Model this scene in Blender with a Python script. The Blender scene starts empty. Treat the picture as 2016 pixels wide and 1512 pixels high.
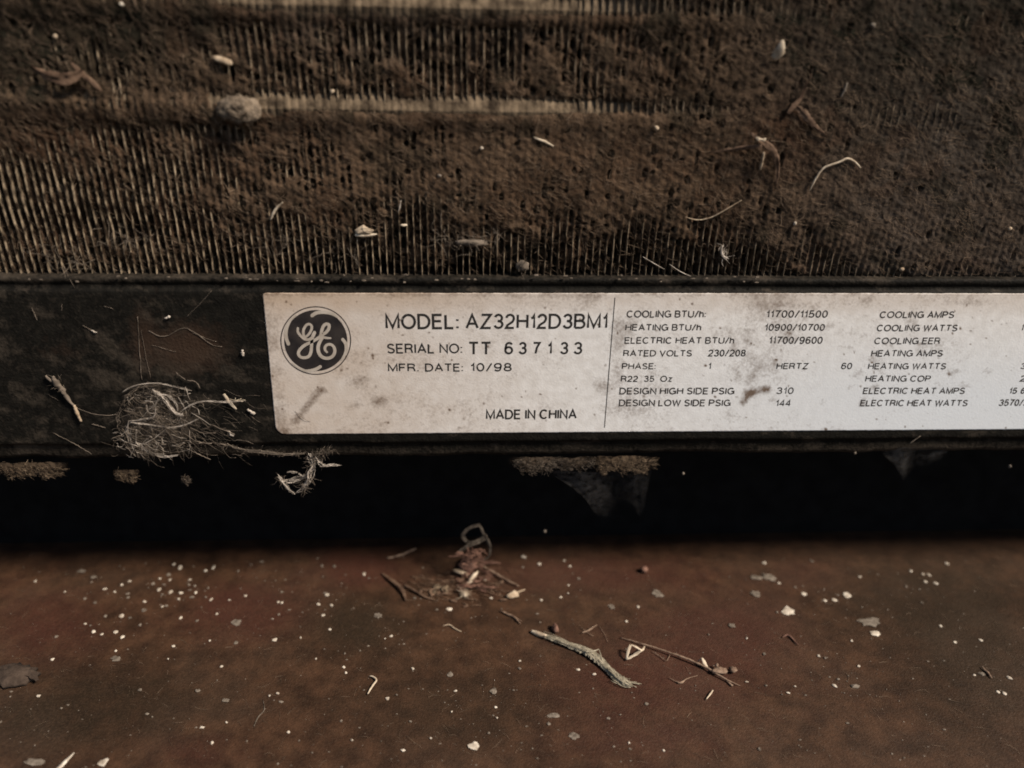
import bpy, math, random
import numpy as np
from mathutils import Vector

random.seed(7)
RNG = np.random.default_rng(11)
S = bpy.context.scene
COL = S.collection
MM = 0.001

# ------------------------------------------------------------------ camera
F = 1500.0                                   # focal length in photo pixels (2016 wide)
PITCH, YAW, ROLL = math.radians(22.565), math.radians(-3.061), math.radians(0.965)
def rot():
    c, s = math.cos, math.sin
    a = math.pi / 2 - PITCH
    Rx = np.array([[1, 0, 0], [0, c(a), -s(a)], [0, s(a), c(a)]])
    Rz = np.array([[c(YAW), -s(YAW), 0], [s(YAW), c(YAW), 0], [0, 0, 1]])
    Rr = np.array([[c(ROLL), -s(ROLL), 0], [s(ROLL), c(ROLL), 0], [0, 0, 1]])
    return Rz @ Rx @ Rr
RM = rot()
D = 153.65                                   # camera to label plane, mm
def ray(px, py):
    return RM @ np.array([(px - 1008) / F, -(py - 756) / F, -1.0])
_d = ray(543, 855)
CAM = np.array([0.0, -D, -D * _d[2] / _d[1]])
def hit(px, py, p0, n):                      # a point of the photograph's view on a plane of the place, mm
    d = ray(px, py); p0 = np.asarray(p0, float); n = np.asarray(n, float)
    return CAM + d * (np.dot(p0 - CAM, n) / np.dot(d, n))
def project(P):
    q = (np.asarray(P) - CAM) @ RM
    return 1008 + F * q[..., 0] / -q[..., 2], 756 - F * q[..., 1] / -q[..., 2]

cam_data = bpy.data.cameras.new("camera")
cam_data.sensor_width = 36.0
cam_data.lens = F / 2016 * 36.0
cam_data.clip_start = 0.005
cam_data.clip_end = 50.0
cam_data.dof.use_dof = True
cam_data.dof.focus_distance = 0.166
cam_data.dof.aperture_fstop = 8.0
cam = bpy.data.objects.new("camera", cam_data); COL.objects.link(cam)
from mathutils import Matrix
M4 = Matrix([[*RM[0], CAM[0] * MM], [*RM[1], CAM[1] * MM], [*RM[2], CAM[2] * MM], [0, 0, 0, 1]])
cam.matrix_world = M4
S.camera = cam

# ------------------------------------------------------------------ light
SUN = np.array([0.60, -0.36, 0.72]); SUN = SUN / np.linalg.norm(SUN)
world = bpy.data.worlds.new("World"); S.world = world; world.use_nodes = True
wn = world.node_tree
sky = wn.nodes.new("ShaderNodeTexSky"); sky.sky_type = 'NISHITA'; sky.sun_disc = False
sky.sun_elevation = math.asin(SUN[2]); sky.sun_rotation = math.atan2(SUN[0], SUN[1])
wn.links.new(sky.outputs[0], wn.nodes["Background"].inputs[0])
wn.nodes["Background"].inputs[1].default_value = 0.05
sd = bpy.data.lights.new("sun", 'SUN'); sd.energy = 4.2; sd.angle = math.radians(11); sd.color = (1, 0.875, 0.735)
so = bpy.data.objects.new("sun", sd); COL.objects.link(so)
so.rotation_euler = Vector(SUN).to_track_quat('Z', 'Y').to_euler()
so.location = Vector(SUN) * 2
S.view_settings.view_transform = 'Standard'; S.view_settings.look = 'None'
S.view_settings.exposure = 0.56; S.view_settings.gamma = 1
S.render.engine = 'CYCLES'
S.cycles.use_denoising = True
S.cycles.max_bounces = 5
S.cycles.filter_width = 1.8

# ------------------------------------------------------------------ noise
def _h(ix, iy, seed):
    n = (ix.astype(np.int64) * 374761393 + iy.astype(np.int64) * 668265263 + seed * 974634777) & 0x7fffffff
    n = ((n ^ (n >> 13)) * 1274126177) & 0x7fffffff
    n = (n ^ (n >> 16)) & 0xffff
    return n / 65535.0
def vnoise(x, y, seed=0):
    x = np.asarray(x, float); y = np.asarray(y, float)
    ix = np.floor(x); iy = np.floor(y); fx = x - ix; fy = y - iy
    fx = fx * fx * (3 - 2 * fx); fy = fy * fy * (3 - 2 * fy)
    a = _h(ix, iy, seed); b = _h(ix + 1, iy, seed); c = _h(ix, iy + 1, seed); d = _h(ix + 1, iy + 1, seed)
    return (a * (1 - fx) + b * fx) * (1 - fy) + (c * (1 - fx) + d * fx) * fy
def fbm(x, y, seed=0, o=4):
    t = 0; w = 0; a = 1.0
    for i in range(o):
        t = t + a * vnoise(x * 2 ** i, y * 2 ** i, seed + i * 17); w += a; a *= 0.55
    return t / w
def sstep(a, b, x):
    t = np.clip((np.asarray(x, float) - a) / (b - a), 0, 1); return t * t * (3 - 2 * t)

# ------------------------------------------------------------------ mesh helpers (all in mm)
def mesh(name, V, Fc, smooth=False):
    V = np.asarray(V, float) * MM
    me = bpy.data.meshes.new(name)
    if isinstance(Fc, np.ndarray):
        k = Fc.shape[1]; n = len(Fc)
        me.vertices.add(len(V)); me.vertices.foreach_set("co", V.ravel().astype(np.float32))
        me.loops.add(n * k); me.loops.foreach_set("vertex_index", Fc.ravel().astype(np.int32))
        me.polygons.add(n); me.polygons.foreach_set("loop_start", np.arange(0, n * k, k, dtype=np.int32))
        me.polygons.foreach_set("loop_total", np.full(n, k, dtype=np.int32))
        me.update(calc_edges=True); me.validate()
    else:
        me.from_pydata(V.tolist(), [], Fc); me.update()
    if smooth:
        me.polygons.foreach_set("use_smooth", np.ones(len(me.polygons), dtype=bool))
    return me
def obj(name, me, mat=None, parent=None, loc=None):
    o = bpy.data.objects.new(name, me); COL.objects.link(o)
    if me is not None and mat is not None and len(me.materials) == 0:
        me.materials.append(mat)
    if parent is not None: o.parent = parent
    if loc is not None: o.location = Vector(loc) * MM
    return o
def tag(o, label=None, cat=None, group=None, kind=None):
    if label: o["label"] = label
    if cat: o["category"] = cat
    if group: o["group"] = group
    if kind: o["kind"] = kind
    return o
def attr(me, name, vals):
    a = me.attributes.new(name, 'FLOAT', 'POINT'); a.data.foreach_set("value", np.asarray(vals, np.float32).ravel())
def grid_faces(nx, ny):
    i = np.arange(nx * ny).reshape(nx, ny)
    return np.stack([i[:-1, :-1], i[1:, :-1], i[1:, 1:], i[:-1, 1:]], -1).reshape(-1, 4)
class Buf:
    def __init__(s): s.V = []; s.F = []
    def add(s, V, Fc):
        b = len(s.V); s.V += [tuple(v) for v in V]; s.F += [tuple(b + i for i in f) for f in Fc]
    def mesh(s, name, smooth=False): return mesh(name, s.V, s.F, smooth)

def frame(t, ref):
    t = t / (np.linalg.norm(t) + 1e-9)
    u = np.cross(t, ref)
    if np.linalg.norm(u) < 1e-3: u = np.cross(t, ref + np.array([0.31, 0.2, 0.7]))
    u = u / np.linalg.norm(u); return t, u, np.cross(u, t)
def resample(P, R, n):
    P = np.asarray(P, float); R = np.asarray(R, float)
    if len(P) > 2:                              # smooth through the points
        Q = []; RR = []
        ext = np.vstack([2 * P[0] - P[1], P, 2 * P[-1] - P[-2]]); re = np.concatenate([[R[0]], R, [R[-1]]])
        for i in range(1, len(ext) - 2):
            for k in range(4):
                t = k / 4
                p0, p1, p2, p3 = ext[i - 1], ext[i], ext[i + 1], ext[i + 2]
                Q.append(0.5 * (2 * p1 + (p2 - p0) * t + (2 * p0 - 5 * p1 + 4 * p2 - p3) * t * t + (3 * p1 - p0 - 3 * p2 + p3) * t ** 3))
                RR.append(re[i] * (1 - t) + re[i + 1] * t)
        Q.append(P[-1]); RR.append(R[-1]); P = np.array(Q); R = np.array(RR)
    L = np.concatenate([[0], np.cumsum(np.linalg.norm(np.diff(P, axis=0), axis=1))])
    s = np.linspace(0, L[-1], n)
    return np.stack([np.interp(s, L, P[:, k]) for k in range(3)], 1), np.interp(s, L, R)
def tube(buf, P, R, n=14, sides=6, rough=0.15, wob=0.0, ref=(0, 0.3, 1)):
    R = np.full(len(P), R) if np.isscalar(R) else R
    P, R = resample(P, R, n)
    if wob: P = P + RNG.normal(0, wob, P.shape)
    V = []; Fc = []
    for i in range(n):
        t = P[min(i + 1, n - 1)] - P[max(i - 1, 0)]
        t, u, v = frame(t, np.asarray(ref, float))
        for k in range(sides):
            a = 2 * math.pi * k / sides
            r = R[i] * (1 + rough * RNG.uniform(-1, 1))
            V.append(P[i] + r * (math.cos(a) * u + math.sin(a) * v))
    for i in range(n - 1):
        for k in range(sides):
            k2 = (k + 1) % sides
            Fc.append((i * sides + k, i * sides + k2, (i + 1) * sides + k2, (i + 1) * sides + k))
    V += [P[0], P[-1]]; a, b = n * sides, n * sides + 1
    for k in range(sides):
        k2 = (k + 1) % sides
        Fc.append((a, k2, k)); Fc.append((b, (n - 1) * sides + k, (n - 1) * sides + k2))
    buf.add(V, Fc)
def blade(buf, P, W, nrm, n=24, m=9, curl=0.35, th=0.08, stri=0.05):
    P, W = resample(P, W, n); nrm = np.asarray(nrm, float)
    prof = RNG.normal(0, 1, m); V = []; Fc = []; mm = 2 * m
    for i in range(n):
        t = P[min(i + 1, n - 1)] - P[max(i - 1, 0)]
        t = t / np.linalg.norm(t); u = np.cross(t, nrm); u /= np.linalg.norm(u)
        prof = 0.85 * prof + 0.5 * RNG.normal(0, 1, m)
        up = []; dn = []
        for k in range(m):
            s = -1 + 2 * k / (m - 1)
            h = curl * W[i] * (1 - s * s) + stri * prof[k]
            edge = 1 + 0.12 * RNG.normal() * (abs(s) > .9)
            p = P[i] + u * s * W[i] * edge
            up.append(p + nrm * (h + th / 2)); dn.append(p + nrm * (h - th / 2))
        V += up + dn[::-1]
    for i in range(n - 1):
        for k in range(mm):
            k2 = (k + 1) % mm
            Fc.append((i * mm + k, i * mm + k2, (i + 1) * mm + k2, (i + 1) * mm + k))
    Fc.append(tuple(range(mm))[::-1]); Fc.append(tuple((n - 1) * mm + k for k in range(mm)))
    buf.add(V, Fc)
def flake_shape(buf, c, ax, ay, nrm, h, n=10, jag=0.22, tilt=0.0):
    """irregular chip with a domed top: c centre on the surface, ax / ay half axes (vectors)"""
    c = np.asarray(c, float); nrm = np.asarray(nrm, float)
    th = RNG.uniform(0, 6.28); V = []; rings = [(1.0, -0.02), (1.0, 0.45), (0.6, 0.95)]
    jr = 1 + jag * RNG.uniform(-1, 1, n)
    for rr, hh in rings:
        for k in range(n):
            a = 2 * math.pi * k / n
            p = c + ax * math.cos(a) * rr * jr[k] + ay * math.sin(a) * rr * jr[k]
            V.append(p + nrm * (h * hh * (1 + 0.3 * RNG.uniform(-1, 1) * (hh > 0)) + tilt * math.cos(a - th) * rr + abs(tilt)))
    V.append(c + nrm * (h * (1 + 0.2 * RNG.uniform(-1, 1)) + abs(tilt))); Fc = []
    for r in range(2):
        for k in range(n):
            k2 = (k + 1) % n
            Fc.append((r * n + k, r * n + k2, (r + 1) * n + k2, (r + 1) * n + k))
    for k in range(n): Fc.append((2 * n + k, 2 * n + (k + 1) % n, 3 * n))
    Fc.append(tuple(range(n))[::-1])
    buf.add(V, Fc)
def lump(buf, c, ax, ay, az, nu=14, nv=9, amp=0.25, fr=1.6):
    c = np.asarray(c, float); V = []; Fc = []; s0 = int(RNG.integers(1000))
    for j in range(nv + 1):
        ph = math.pi * j / nv
        for i in range(nu):
            th = 2 * math.pi * i / nu
            d = np.array([math.sin(ph) * math.cos(th), math.sin(ph) * math.sin(th), math.cos(ph)])
            k = 1 + amp * 2 * (float(fbm(d[0] * fr + 5, d[1] * fr + d[2] * 2.1 * fr + 9, s0, 3)) - 0.5)
            V.append(c + k * (d[0] * ax + d[1] * ay + d[2] * az))
    for j in range(nv):
        for i in range(nu):
            i2 = (i + 1) % nu
            Fc.append((j * nu + i, (j + 1) * nu + i, (j + 1) * nu + i2, j * nu + i2))
    buf.add(V, Fc)
def hairs(P0, P1, lift, rad, nrm, k=5, sides=3, wob=0.3):
    """many thin hairs in one go: arrays of start and end points"""
    n = len(P0); t = np.linspace(0, 1, k)[None, :, None]
    C = P0[:, None] * (1 - t) + P1[:, None] * t
    L = np.linalg.norm(P1 - P0, axis=1)[:, None, None]
    sag = RNG.normal(0, 1, (n, 1, 3)) * L * 0.12 * wob * 2
    C = C + sag * (4 * t * (1 - t)) + RNG.normal(0, 1, C.shape) * L * 0.03 * wob
    C = C + np.asarray(nrm)[None, None] * (lift[:, None, None] * (0.3 + 1.4 * t * (1 - t) * 2))
    T = np.gradient(C, axis=1); T /= np.linalg.norm(T, axis=2, keepdims=True) + 1e-9
    ref = np.asarray(nrm, float)[None, None] * np.ones_like(T)
    U = np.cross(T, ref); U /= np.linalg.norm(U, axis=2, keepdims=True) + 1e-9
    W = np.cross(U, T)
    a = np.arange(sides) * 2 * math.pi / sides
    r = (rad[:, None] * np.linspace(1, 0.5, k)[None])[:, :, None, None]
    V = C[:, :, None] + r * (np.cos(a)[None, None, :, None] * U[:, :, None] + np.sin(a)[None, None, :, None] * W[:, :, None])
    idx = np.arange(n * k * sides).reshape(n, k, sides); nx = np.roll(idx, -1, axis=2)
    Fq = np.stack([idx[:, :-1], nx[:, :-1], nx[:, 1:], idx[:, 1:]], -1).reshape(-1, 4)
    return V.reshape(-1, 3), Fq

# ------------------------------------------------------------------ materials
def mat(name, c1, c2=None, scale=600, rough=0.8, bump=0.0, bscale=1500, spec=0.3, detail=4, transl=None, lo=0.35, hi=0.65, stretch=(1, 1, 1)):
    m = bpy.data.materials.new(name); m.use_nodes = True
    nt = m.node_tree; b = nt.nodes["Principled BSDF"]
    b.inputs["Roughness"].default_value = rough; b.inputs["Specular IOR Level"].default_value = spec
    tc = nt.nodes.new("ShaderNodeTexCoord"); mp = nt.nodes.new("ShaderNodeMapping"); mp.inputs["Scale"].default_value = stretch
    geo = nt.nodes.new("ShaderNodeNewGeometry")
    nt.links.new(geo.outputs["Position"], mp.inputs[0])
    if c2 is None: b.inputs["Base Color"].default_value = (*c1, 1)
    else:
        n = nt.nodes.new("ShaderNodeTexNoise"); n.inputs["Scale"].default_value = scale; n.inputs["Detail"].default_value = detail
        r = nt.nodes.new("ShaderNodeValToRGB"); e = r.color_ramp.elements
        e[0].position = lo; e[1].position = hi; e[0].color = (*c1, 1); e[1].color = (*c2, 1)
        nt.links.new(mp.outputs[0], n.inputs["Vector"]); nt.links.new(n.outputs[0], r.inputs[0]); nt.links.new(r.outputs[0], b.inputs["Base Color"])
    if bump:
        n2 = nt.nodes.new("ShaderNodeTexNoise"); n2.inputs["Scale"].default_value = bscale; n2.inputs["Detail"].default_value = 5
        bp = nt.nodes.new("ShaderNodeBump"); bp.inputs["Strength"].default_value = bump; bp.inputs["Distance"].default_value = 0.0004
        nt.links.new(mp.outputs[0], n2.inputs["Vector"]); nt.links.new(n2.outputs[0], bp.inputs["Height"]); nt.links.new(bp.outputs[0], b.inputs["Normal"])
    return m
def add_mix(m, attr_name, color, gain=1.0, thr_noise=None, rough=None):
    """mixes a second colour over the base colour where a vertex attribute says so, broken up by noise"""
    nt = m.node_tree; b = nt.nodes["Principled BSDF"]; inp = b.inputs["Base Color"]
    at = nt.nodes.new("ShaderNodeAttribute"); at.attribute_name = attr_name
    mx = nt.nodes.new("ShaderNodeMix"); mx.data_type = 'RGBA'
    if inp.is_linked:
        src = inp.links[0].from_socket; nt.links.new(src, mx.inputs[6])
    else: mx.inputs[6].default_value = inp.default_value
    mx.inputs[7].default_value = (*color, 1)
    fac = at.outputs["Fac"]
    if thr_noise:
        geo = nt.nodes.new("ShaderNodeNewGeometry"); n = nt.nodes.new("ShaderNodeTexNoise")
        n.inputs["Scale"].default_value = thr_noise; n.inputs["Detail"].default_value = 6; n.inputs["Roughness"].default_value = 0.65
        nt.links.new(geo.outputs["Position"], n.inputs["Vector"])
        a1 = nt.nodes.new("ShaderNodeMath"); a1.operation = 'ADD'; nt.links.new(fac, a1.inputs[0]); nt.links.new(n.outputs[0], a1.inputs[1])
        mr = nt.nodes.new("ShaderNodeMapRange"); mr.inputs[1].default_value = 0.62; mr.inputs[2].default_value = 1.25; mr.inputs[4].default_value = gain
        nt.links.new(a1.outputs[0], mr.inputs[0]); fac = mr.outputs[0]
    nt.links.new(fac, mx.inputs[0]); nt.links.new(mx.outputs[2], inp)
    return m

M_fin = mat("dusty_fin_metal", (.020, .0138, .0090), (.42, .33, .23), 900, 0.65, 0.5, 2500, 0.12, lo=.42, hi=.78, detail=6, stretch=(1, 1, .6))
M_tube = mat("dusty_tube", (.035, .025, .0165), (.20, .150, .100), 420, 0.75, 0.4, 2000, 0.08, detail=6)
M_core = mat("coil_core", (.012, .010, .008), (.03, .022, .017), 300, 0.9)
M_mat = mat("felted_dust", (.020, .0132, .0084), (.112, .075, .049), 640, 0.95, 0.8, 3600, 0.05, detail=8, stretch=(1, 1, .8))
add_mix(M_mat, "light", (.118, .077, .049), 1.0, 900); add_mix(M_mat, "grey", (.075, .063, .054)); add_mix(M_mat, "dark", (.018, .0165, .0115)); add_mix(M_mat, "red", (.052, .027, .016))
M_hair = mat("dust_hair", (.035, .024, .016), (.25, .180, .125), 260, 0.9)
M_rail = mat("black_paint", (.0045, .0041, .0033), (.0100, .0090, .0072), 420, 0.7, 0.5, 1800, 0.10, stretch=(1, 1, 1))
add_mix(M_rail, "dust", (.085, .068, .052), 0.75, 900); add_mix(M_rail, "red", (.040, .024, .016), 0.8, 500)
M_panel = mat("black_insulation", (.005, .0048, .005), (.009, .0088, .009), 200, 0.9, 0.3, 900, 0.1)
M_paper = mat("label_paper", (.63, .615, .60), (.74, .735, .73), 500, 0.7, 0.12, 2600, 0.2, detail=6)
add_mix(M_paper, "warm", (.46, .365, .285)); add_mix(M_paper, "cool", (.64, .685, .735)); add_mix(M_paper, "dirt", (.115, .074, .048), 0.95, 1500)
M_floor = mat("grimy_brown_floor", (.0250, .0116, .0062), (.068, .0335, .0180), 200, 0.58, 0.5, 2600, 0.2, detail=7)
add_mix(M_floor, "red", (.056, .0185, .0130), 0.75, 160); add_mix(M_floor, "olive", (.0165, .0110, .0060), 0.9, 160); add_mix(M_floor, "pale", (.085, .058, .040), 0.28, 1400); add_mix(M_floor, "grit", (.085, .052, .032), 0.8, 2600); add_mix(M_floor, "soot", (.010, .0058, .0034), 0.9, 1500)
M_white = mat("white_speck", (.30, .25, .195), (.62, .56, .47), 900, 0.8)
M_grey = mat("grey_speck", (.085, .068, .052), (.20, .168, .135), 800, 0.85)
M_tan = mat("dry_straw", (.26, .19, .125), (.46, .37, .27), 700, 0.8, 0.3)
M_cream = mat("pale_straw", (.34, .27, .195), (.60, .51, .39), 700, 0.75, 0.3)
M_leaf = mat("grey_green_leaf", (.15, .132, .095), (.36, .32, .24), 650, 0.8, 0.5, stretch=(1, 1, 1))
M_brown = mat("dead_brown_leaf", (.060, .034, .021), (.155, .098, .064), 500, 0.85, 0.5)
M_twig = mat("twig_bark", (.12, .075, .05), (.27, .19, .135), 800, 0.85, 0.4)
M_silk = mat("dusty_silk", (.28, .24, .20), (.52, .46, .40), 600, 0.9)
M_silkdim = mat("dim_silk", (.065, .052, .040), (.185, .150, .118), 500, 0.9)
M_lint = mat("tan_lint", (.045, .030, .019), (.24, .175, .115), 1300, 0.95, 1.0, 3500, detail=7)
M_clump = mat("pale_dirt", (.075, .055, .038), (.235, .185, .135), 700, 0.95, 1.0, 2600)
M_litter = mat("grey_leaf_litter", (.026, .017, .012), (.060, .042, .031), 420, 0.9, 0.6, 1600)
M_lintsheet = None
M_reddebris = mat("reddish_debris", (.075, .035, .025), (.19, .105, .075), 700, 0.85, 0.4)

def ink(name, col, lo, hi, scale):
    m = bpy.data.materials.new(name); m.use_nodes = True; nt = m.node_tree; b = nt.nodes["Principled BSDF"]
    b.inputs["Base Color"].default_value = (*col, 1); b.inputs["Roughness"].default_value = 0.7
    geo = nt.nodes.new("ShaderNodeNewGeometry"); n = nt.nodes.new("ShaderNodeTexNoise"); n.inputs["Scale"].default_value = scale; n.inputs["Detail"].default_value = 5
    n.inputs["Roughness"].default_value = 0.7
    mr = nt.nodes.new("ShaderNodeMapRange"); mr.inputs[1].default_value = lo; mr.inputs[2].default_value = hi
    nt.links.new(geo.outputs["Position"], n.inputs["Vector"]); nt.links.new(n.outputs[0], mr.inputs[0]); nt.links.new(mr.outputs[0], b.inputs["Alpha"])
    return m
M_ink = ink("black_ink", (.012, .011, .010), .27, .38, 900)
M_inkworn = ink("worn_ink", (.026, .022, .020), .29, .45, 1500)
M_logoink = mat("emblem_black", (.013, .011, .012), (.034, .028, .026), 260, 0.6)
M_logopale = mat("emblem_pale", (.36, .315, .265), (.47, .42, .365), 500, 0.75)

def silk_sheet_mat(name, col, dens, scale=380):
    m = bpy.data.materials.new(name); m.use_nodes = True; nt = m.node_tree; b = nt.nodes["Principled BSDF"]
    b.inputs["Base Color"].default_value = (*col, 1); b.inputs["Roughness"].default_value = 0.9; b.inputs["Specular IOR Level"].default_value = 0.1
    geo = nt.nodes.new("ShaderNodeNewGeometry"); n = nt.nodes.new("ShaderNodeTexNoise"); n.inputs["Scale"].default_value = scale; n.inputs["Detail"].default_value = 6
    at = nt.nodes.new("ShaderNodeAttribute"); at.attribute_name = "cover"
    mr = nt.nodes.new("ShaderNodeMapRange"); mr.inputs[1].default_value = .3; mr.inputs[2].default_value = .7; mr.inputs[4].default_value = dens
    mu = nt.nodes.new("ShaderNodeMath"); mu.operation = 'MULTIPLY'
    nt.links.new(geo.outputs["Position"], n.inputs["Vector"]); nt.links.new(n.outputs[0], mr.inputs[0])
    nt.links.new(mr.outputs[0], mu.inputs[0]); nt.links.new(at.outputs["Fac"], mu.inputs[1]); nt.links.new(mu.outputs[0], b.inputs["Alpha"])
    return m
M_nestsheet = silk_sheet_mat("nest_silk", (.17, .135, .105), 0.75, 900)
M_padsheet = silk_sheet_mat("lint_felt", (.12, .085, .056), 1.5, 1300); M_padsheetdim = silk_sheet_mat("dim_lint_felt", (.085, .064, .046), 1.5, 1100)
M_padhair = mat("lint_fibre", (.055, .037, .023), (.25, .185, .125), 900, 0.95)
M_sheet = silk_sheet_mat("silk_sheet", (.20, .19, .185), 0.9, 700)

# ------------------------------------------------------------------ planes of the place
Y0 = np.array([0., 0., 0.]); NY = np.array([0., -1., 0.])         # rail face / label plane
def zrail(py, px=1008): return hit(px, py, Y0, NY)[2]
Z_LIP, Z_TOP, Z_BOT = zrail(553), zrail(573), zrail(868)
Z_RB = zrail(903)
kk = -SUN[1] / SUN[2]
d1090 = ray(1008, 1092); sl = d1090[2] / d1090[1]
ZF = (CAM[2] + sl * (D + 3 + kk * Z_RB)) / (1 + kk * sl)            # floor height: the rail's shade ends where the photo's does
Y_SH = 3 + kk * (Z_RB - ZF)
NZ = np.array([0., 0., 1.])
TILT = math.radians(4)
CT = np.array([0., -math.sin(TILT), math.cos(TILT)]); CN = np.array([0., -math.cos(TILT), -math.sin(TILT)])
C0 = np.array([0., 2.2, Z_LIP])                                     # fin edges' plane
def onrail(px, py, lift=0.0): return hit(px, py, Y0 + NY * lift, NY)
def onfloor(px, py, lift=0.0): return hit(px, py, [0, 0, ZF + lift], NZ)
def oncoil(px, py, lift=0.0): return hit(px, py, C0 + CN * lift, CN)
def onY(px, py, y): return hit(px, py, [0, y, 0], NY)
def crop(ox, oy, sc): return lambda L: [(ox + x / sc, oy + y / sc) for x, y in L]

# ------------------------------------------------------------------ floor and back panel
nx, ny = 420, 220
X = np.linspace(-170, 250, nx); Yf = np.linspace(-175, 75, ny)
XX, YY = np.meshgrid(X, Yf, indexing='ij')
ZZ = ZF + 0.5 * (fbm(XX / 22, YY / 22, 3, 3) - .5) * 0.6 + 0.10 * (fbm(XX / 2.2, YY / 2.2, 5, 3) - .5)
P = np.stack([XX, YY, ZZ], -1)
fpx, fpy = project(P)
def blob(cx, cy, rx, ry, px=fpx, py=fpy): return np.exp(-((px - cx) / rx) ** 2 - ((py - cy) / ry) ** 2)
red = blob(480, 1200, 130, 60) + blob(700, 1120, 90, 40) + .7 * blob(100, 1230, 130, 90) + .8 * blob(1150, 1130, 250, 40) + .8 * blob(1450, 1230, 130, 60) + .7 * blob(1300, 1320, 260, 90) + .5 * blob(1250, 1460, 200, 60) + .5 * blob(380, 1480, 120, 40) + .4 * blob(1600, 1130, 100, 40)
olive = .8 * blob(700, 1230, 110, 60) + .6 * blob(250, 1370, 260, 90) + .6 * blob(1830, 1180, 260, 120) + .5 * blob(900, 1400, 260, 110) + .6 * blob(1930, 1350, 160, 160) + .5 * blob(40, 1440, 200, 80) + .4 * blob(1150, 1290, 60, 20)  # olive grime; the left patches also paint in the light's falloff
pale = .55 * fbm(XX / 6, YY / 6, 21, 4) * sstep(.40, .62, fbm(XX / 25, YY / 25, 31, 2)) + .12
me = mesh("floor", P.reshape(-1, 3), grid_faces(nx, ny), True)
attr(me, "red", np.clip(red + .25 * (fbm(XX / 14, YY / 14, 8, 3) - .5), 0, 1)); attr(me, "olive", np.clip(olive, 0, 1)); attr(me, "pale", pale); attr(me, "grit", np.full(XX.shape, .20)); attr(me, "soot", .16 + .16 * fbm(XX / 9, YY / 9, 25, 3))
tag(obj("floor", me, M_floor), kind="structure")

ac = tag(obj("air_conditioner", None), "dirty wall air conditioner with clogged fins above a black rail carrying a white rating label", "air conditioner")
ac.location = Vector((0, 0.02, ZF * MM)); ac.empty_display_size = 0.02
AC_OFF = np.array([0, 20, ZF])
def part(name, V, Fc, m, parent=ac, smooth=False):
    V = np.asarray(V, float)
    V = V - AC_OFF
    return obj(name, mesh(name, V, Fc, smooth), m, parent)
def partbuf(name, b, m, parent=ac, smooth=False): return part(name, b.V, b.F, m, parent, smooth)

pg = Y_SH + 9
def boxf(x0, x1, y0, y1, z0, z1):
    V = [(x, y, z) for x in (x0, x1) for y in (y0, y1) for z in (z0, z1)]
    return V, [(0, 1, 3, 2), (4, 6, 7, 5), (0, 4, 5, 1), (2, 3, 7, 6), (0, 2, 6, 4), (1, 5, 7, 3)]
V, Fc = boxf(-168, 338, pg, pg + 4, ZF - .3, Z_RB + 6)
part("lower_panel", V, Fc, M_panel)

# ------------------------------------------------------------------ rail
prof = [(9, Z_LIP + 2.0), (1.8, Z_LIP + .55), (0.7, Z_LIP + .5), (.45, Z_LIP + .35), (.40, Z_LIP - .2), (.5, Z_LIP - .75), (.75, Z_LIP - 1.0), (.8, Z_TOP + .35), (.5, Z_TOP + .1), (0.12, Z_TOP - .05), (0, Z_TOP - .35)]
prof += [(0, z) for z in np.linspace(Z_TOP - 1.2, Z_BOT + .6, 26)]
prof += [(.02, Z_BOT + .2), (.25, Z_BOT - .25), (.8, Z_BOT - .6), (1.0, Z_BOT - 1.2), (1.1, Z_RB + 1.4), (1.5, Z_RB + .5), (2.3, Z_RB), (3.4, Z_RB + .1), (pg + 1, Z_RB + .6), (pg + 1, Z_RB + 4)]
prof = np.array(prof); nX = 640
Xr = np.linspace(-160, 330, nX)
P = np.zeros((nX, len(prof), 3)); P[..., 0] = Xr[:, None]; P[..., 1] = prof[None, :, 0]; P[..., 2] = prof[None, :, 1]
edge = (fbm(Xr / 9, Xr * 0, 4, 4) - .5)[:, None]
low = np.clip((Z_BOT + 1 - prof[:, 1]) / 3, 0, 1)[None] * (prof[:, 0] < 5)[None]
up = ((prof[:, 1] > Z_TOP) & (prof[:, 0] < 3))[None]
P[..., 2] += edge * (1.1 * low + .35 * up); P[..., 1] += edge * .3 * low
rpx, rpy = project(P)
dust = .22 * sstep(560, 545, rpy) + .32 * sstep(868, 885, rpy) * sstep(905, 890, rpy) * (.35 + fbm(P[..., 0] / 8, P[..., 2] / 3, 9, 3)) + .10 * sstep(700, 100, rpx)
dust = dust + .30 * sstep(.52, .75, fbm(P[..., 0] / 5 + P[..., 2] / 5, P[..., 2] / 2, 12, 4)) + .22 * blob(340, 700, 80, 50, rpx, rpy) + .35 * blob(1830, 890, 120, 25, rpx, rpy)
redd = .95 * blob(370, 685, 75, 45, rpx, rpy) + .5 * blob(280, 660, 25, 60, rpx, rpy) + .3 * blob(120, 690, 60, 20, rpx, rpy)
me = mesh("base_rail", (P - AC_OFF).reshape(-1, 3), grid_faces(nX, len(prof)), True)
attr(me, "dust", np.clip(dust, 0, 1)); attr(me, "red", np.clip(redd, 0, 1))
obj("base_rail", me, M_rail, ac)

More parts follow.
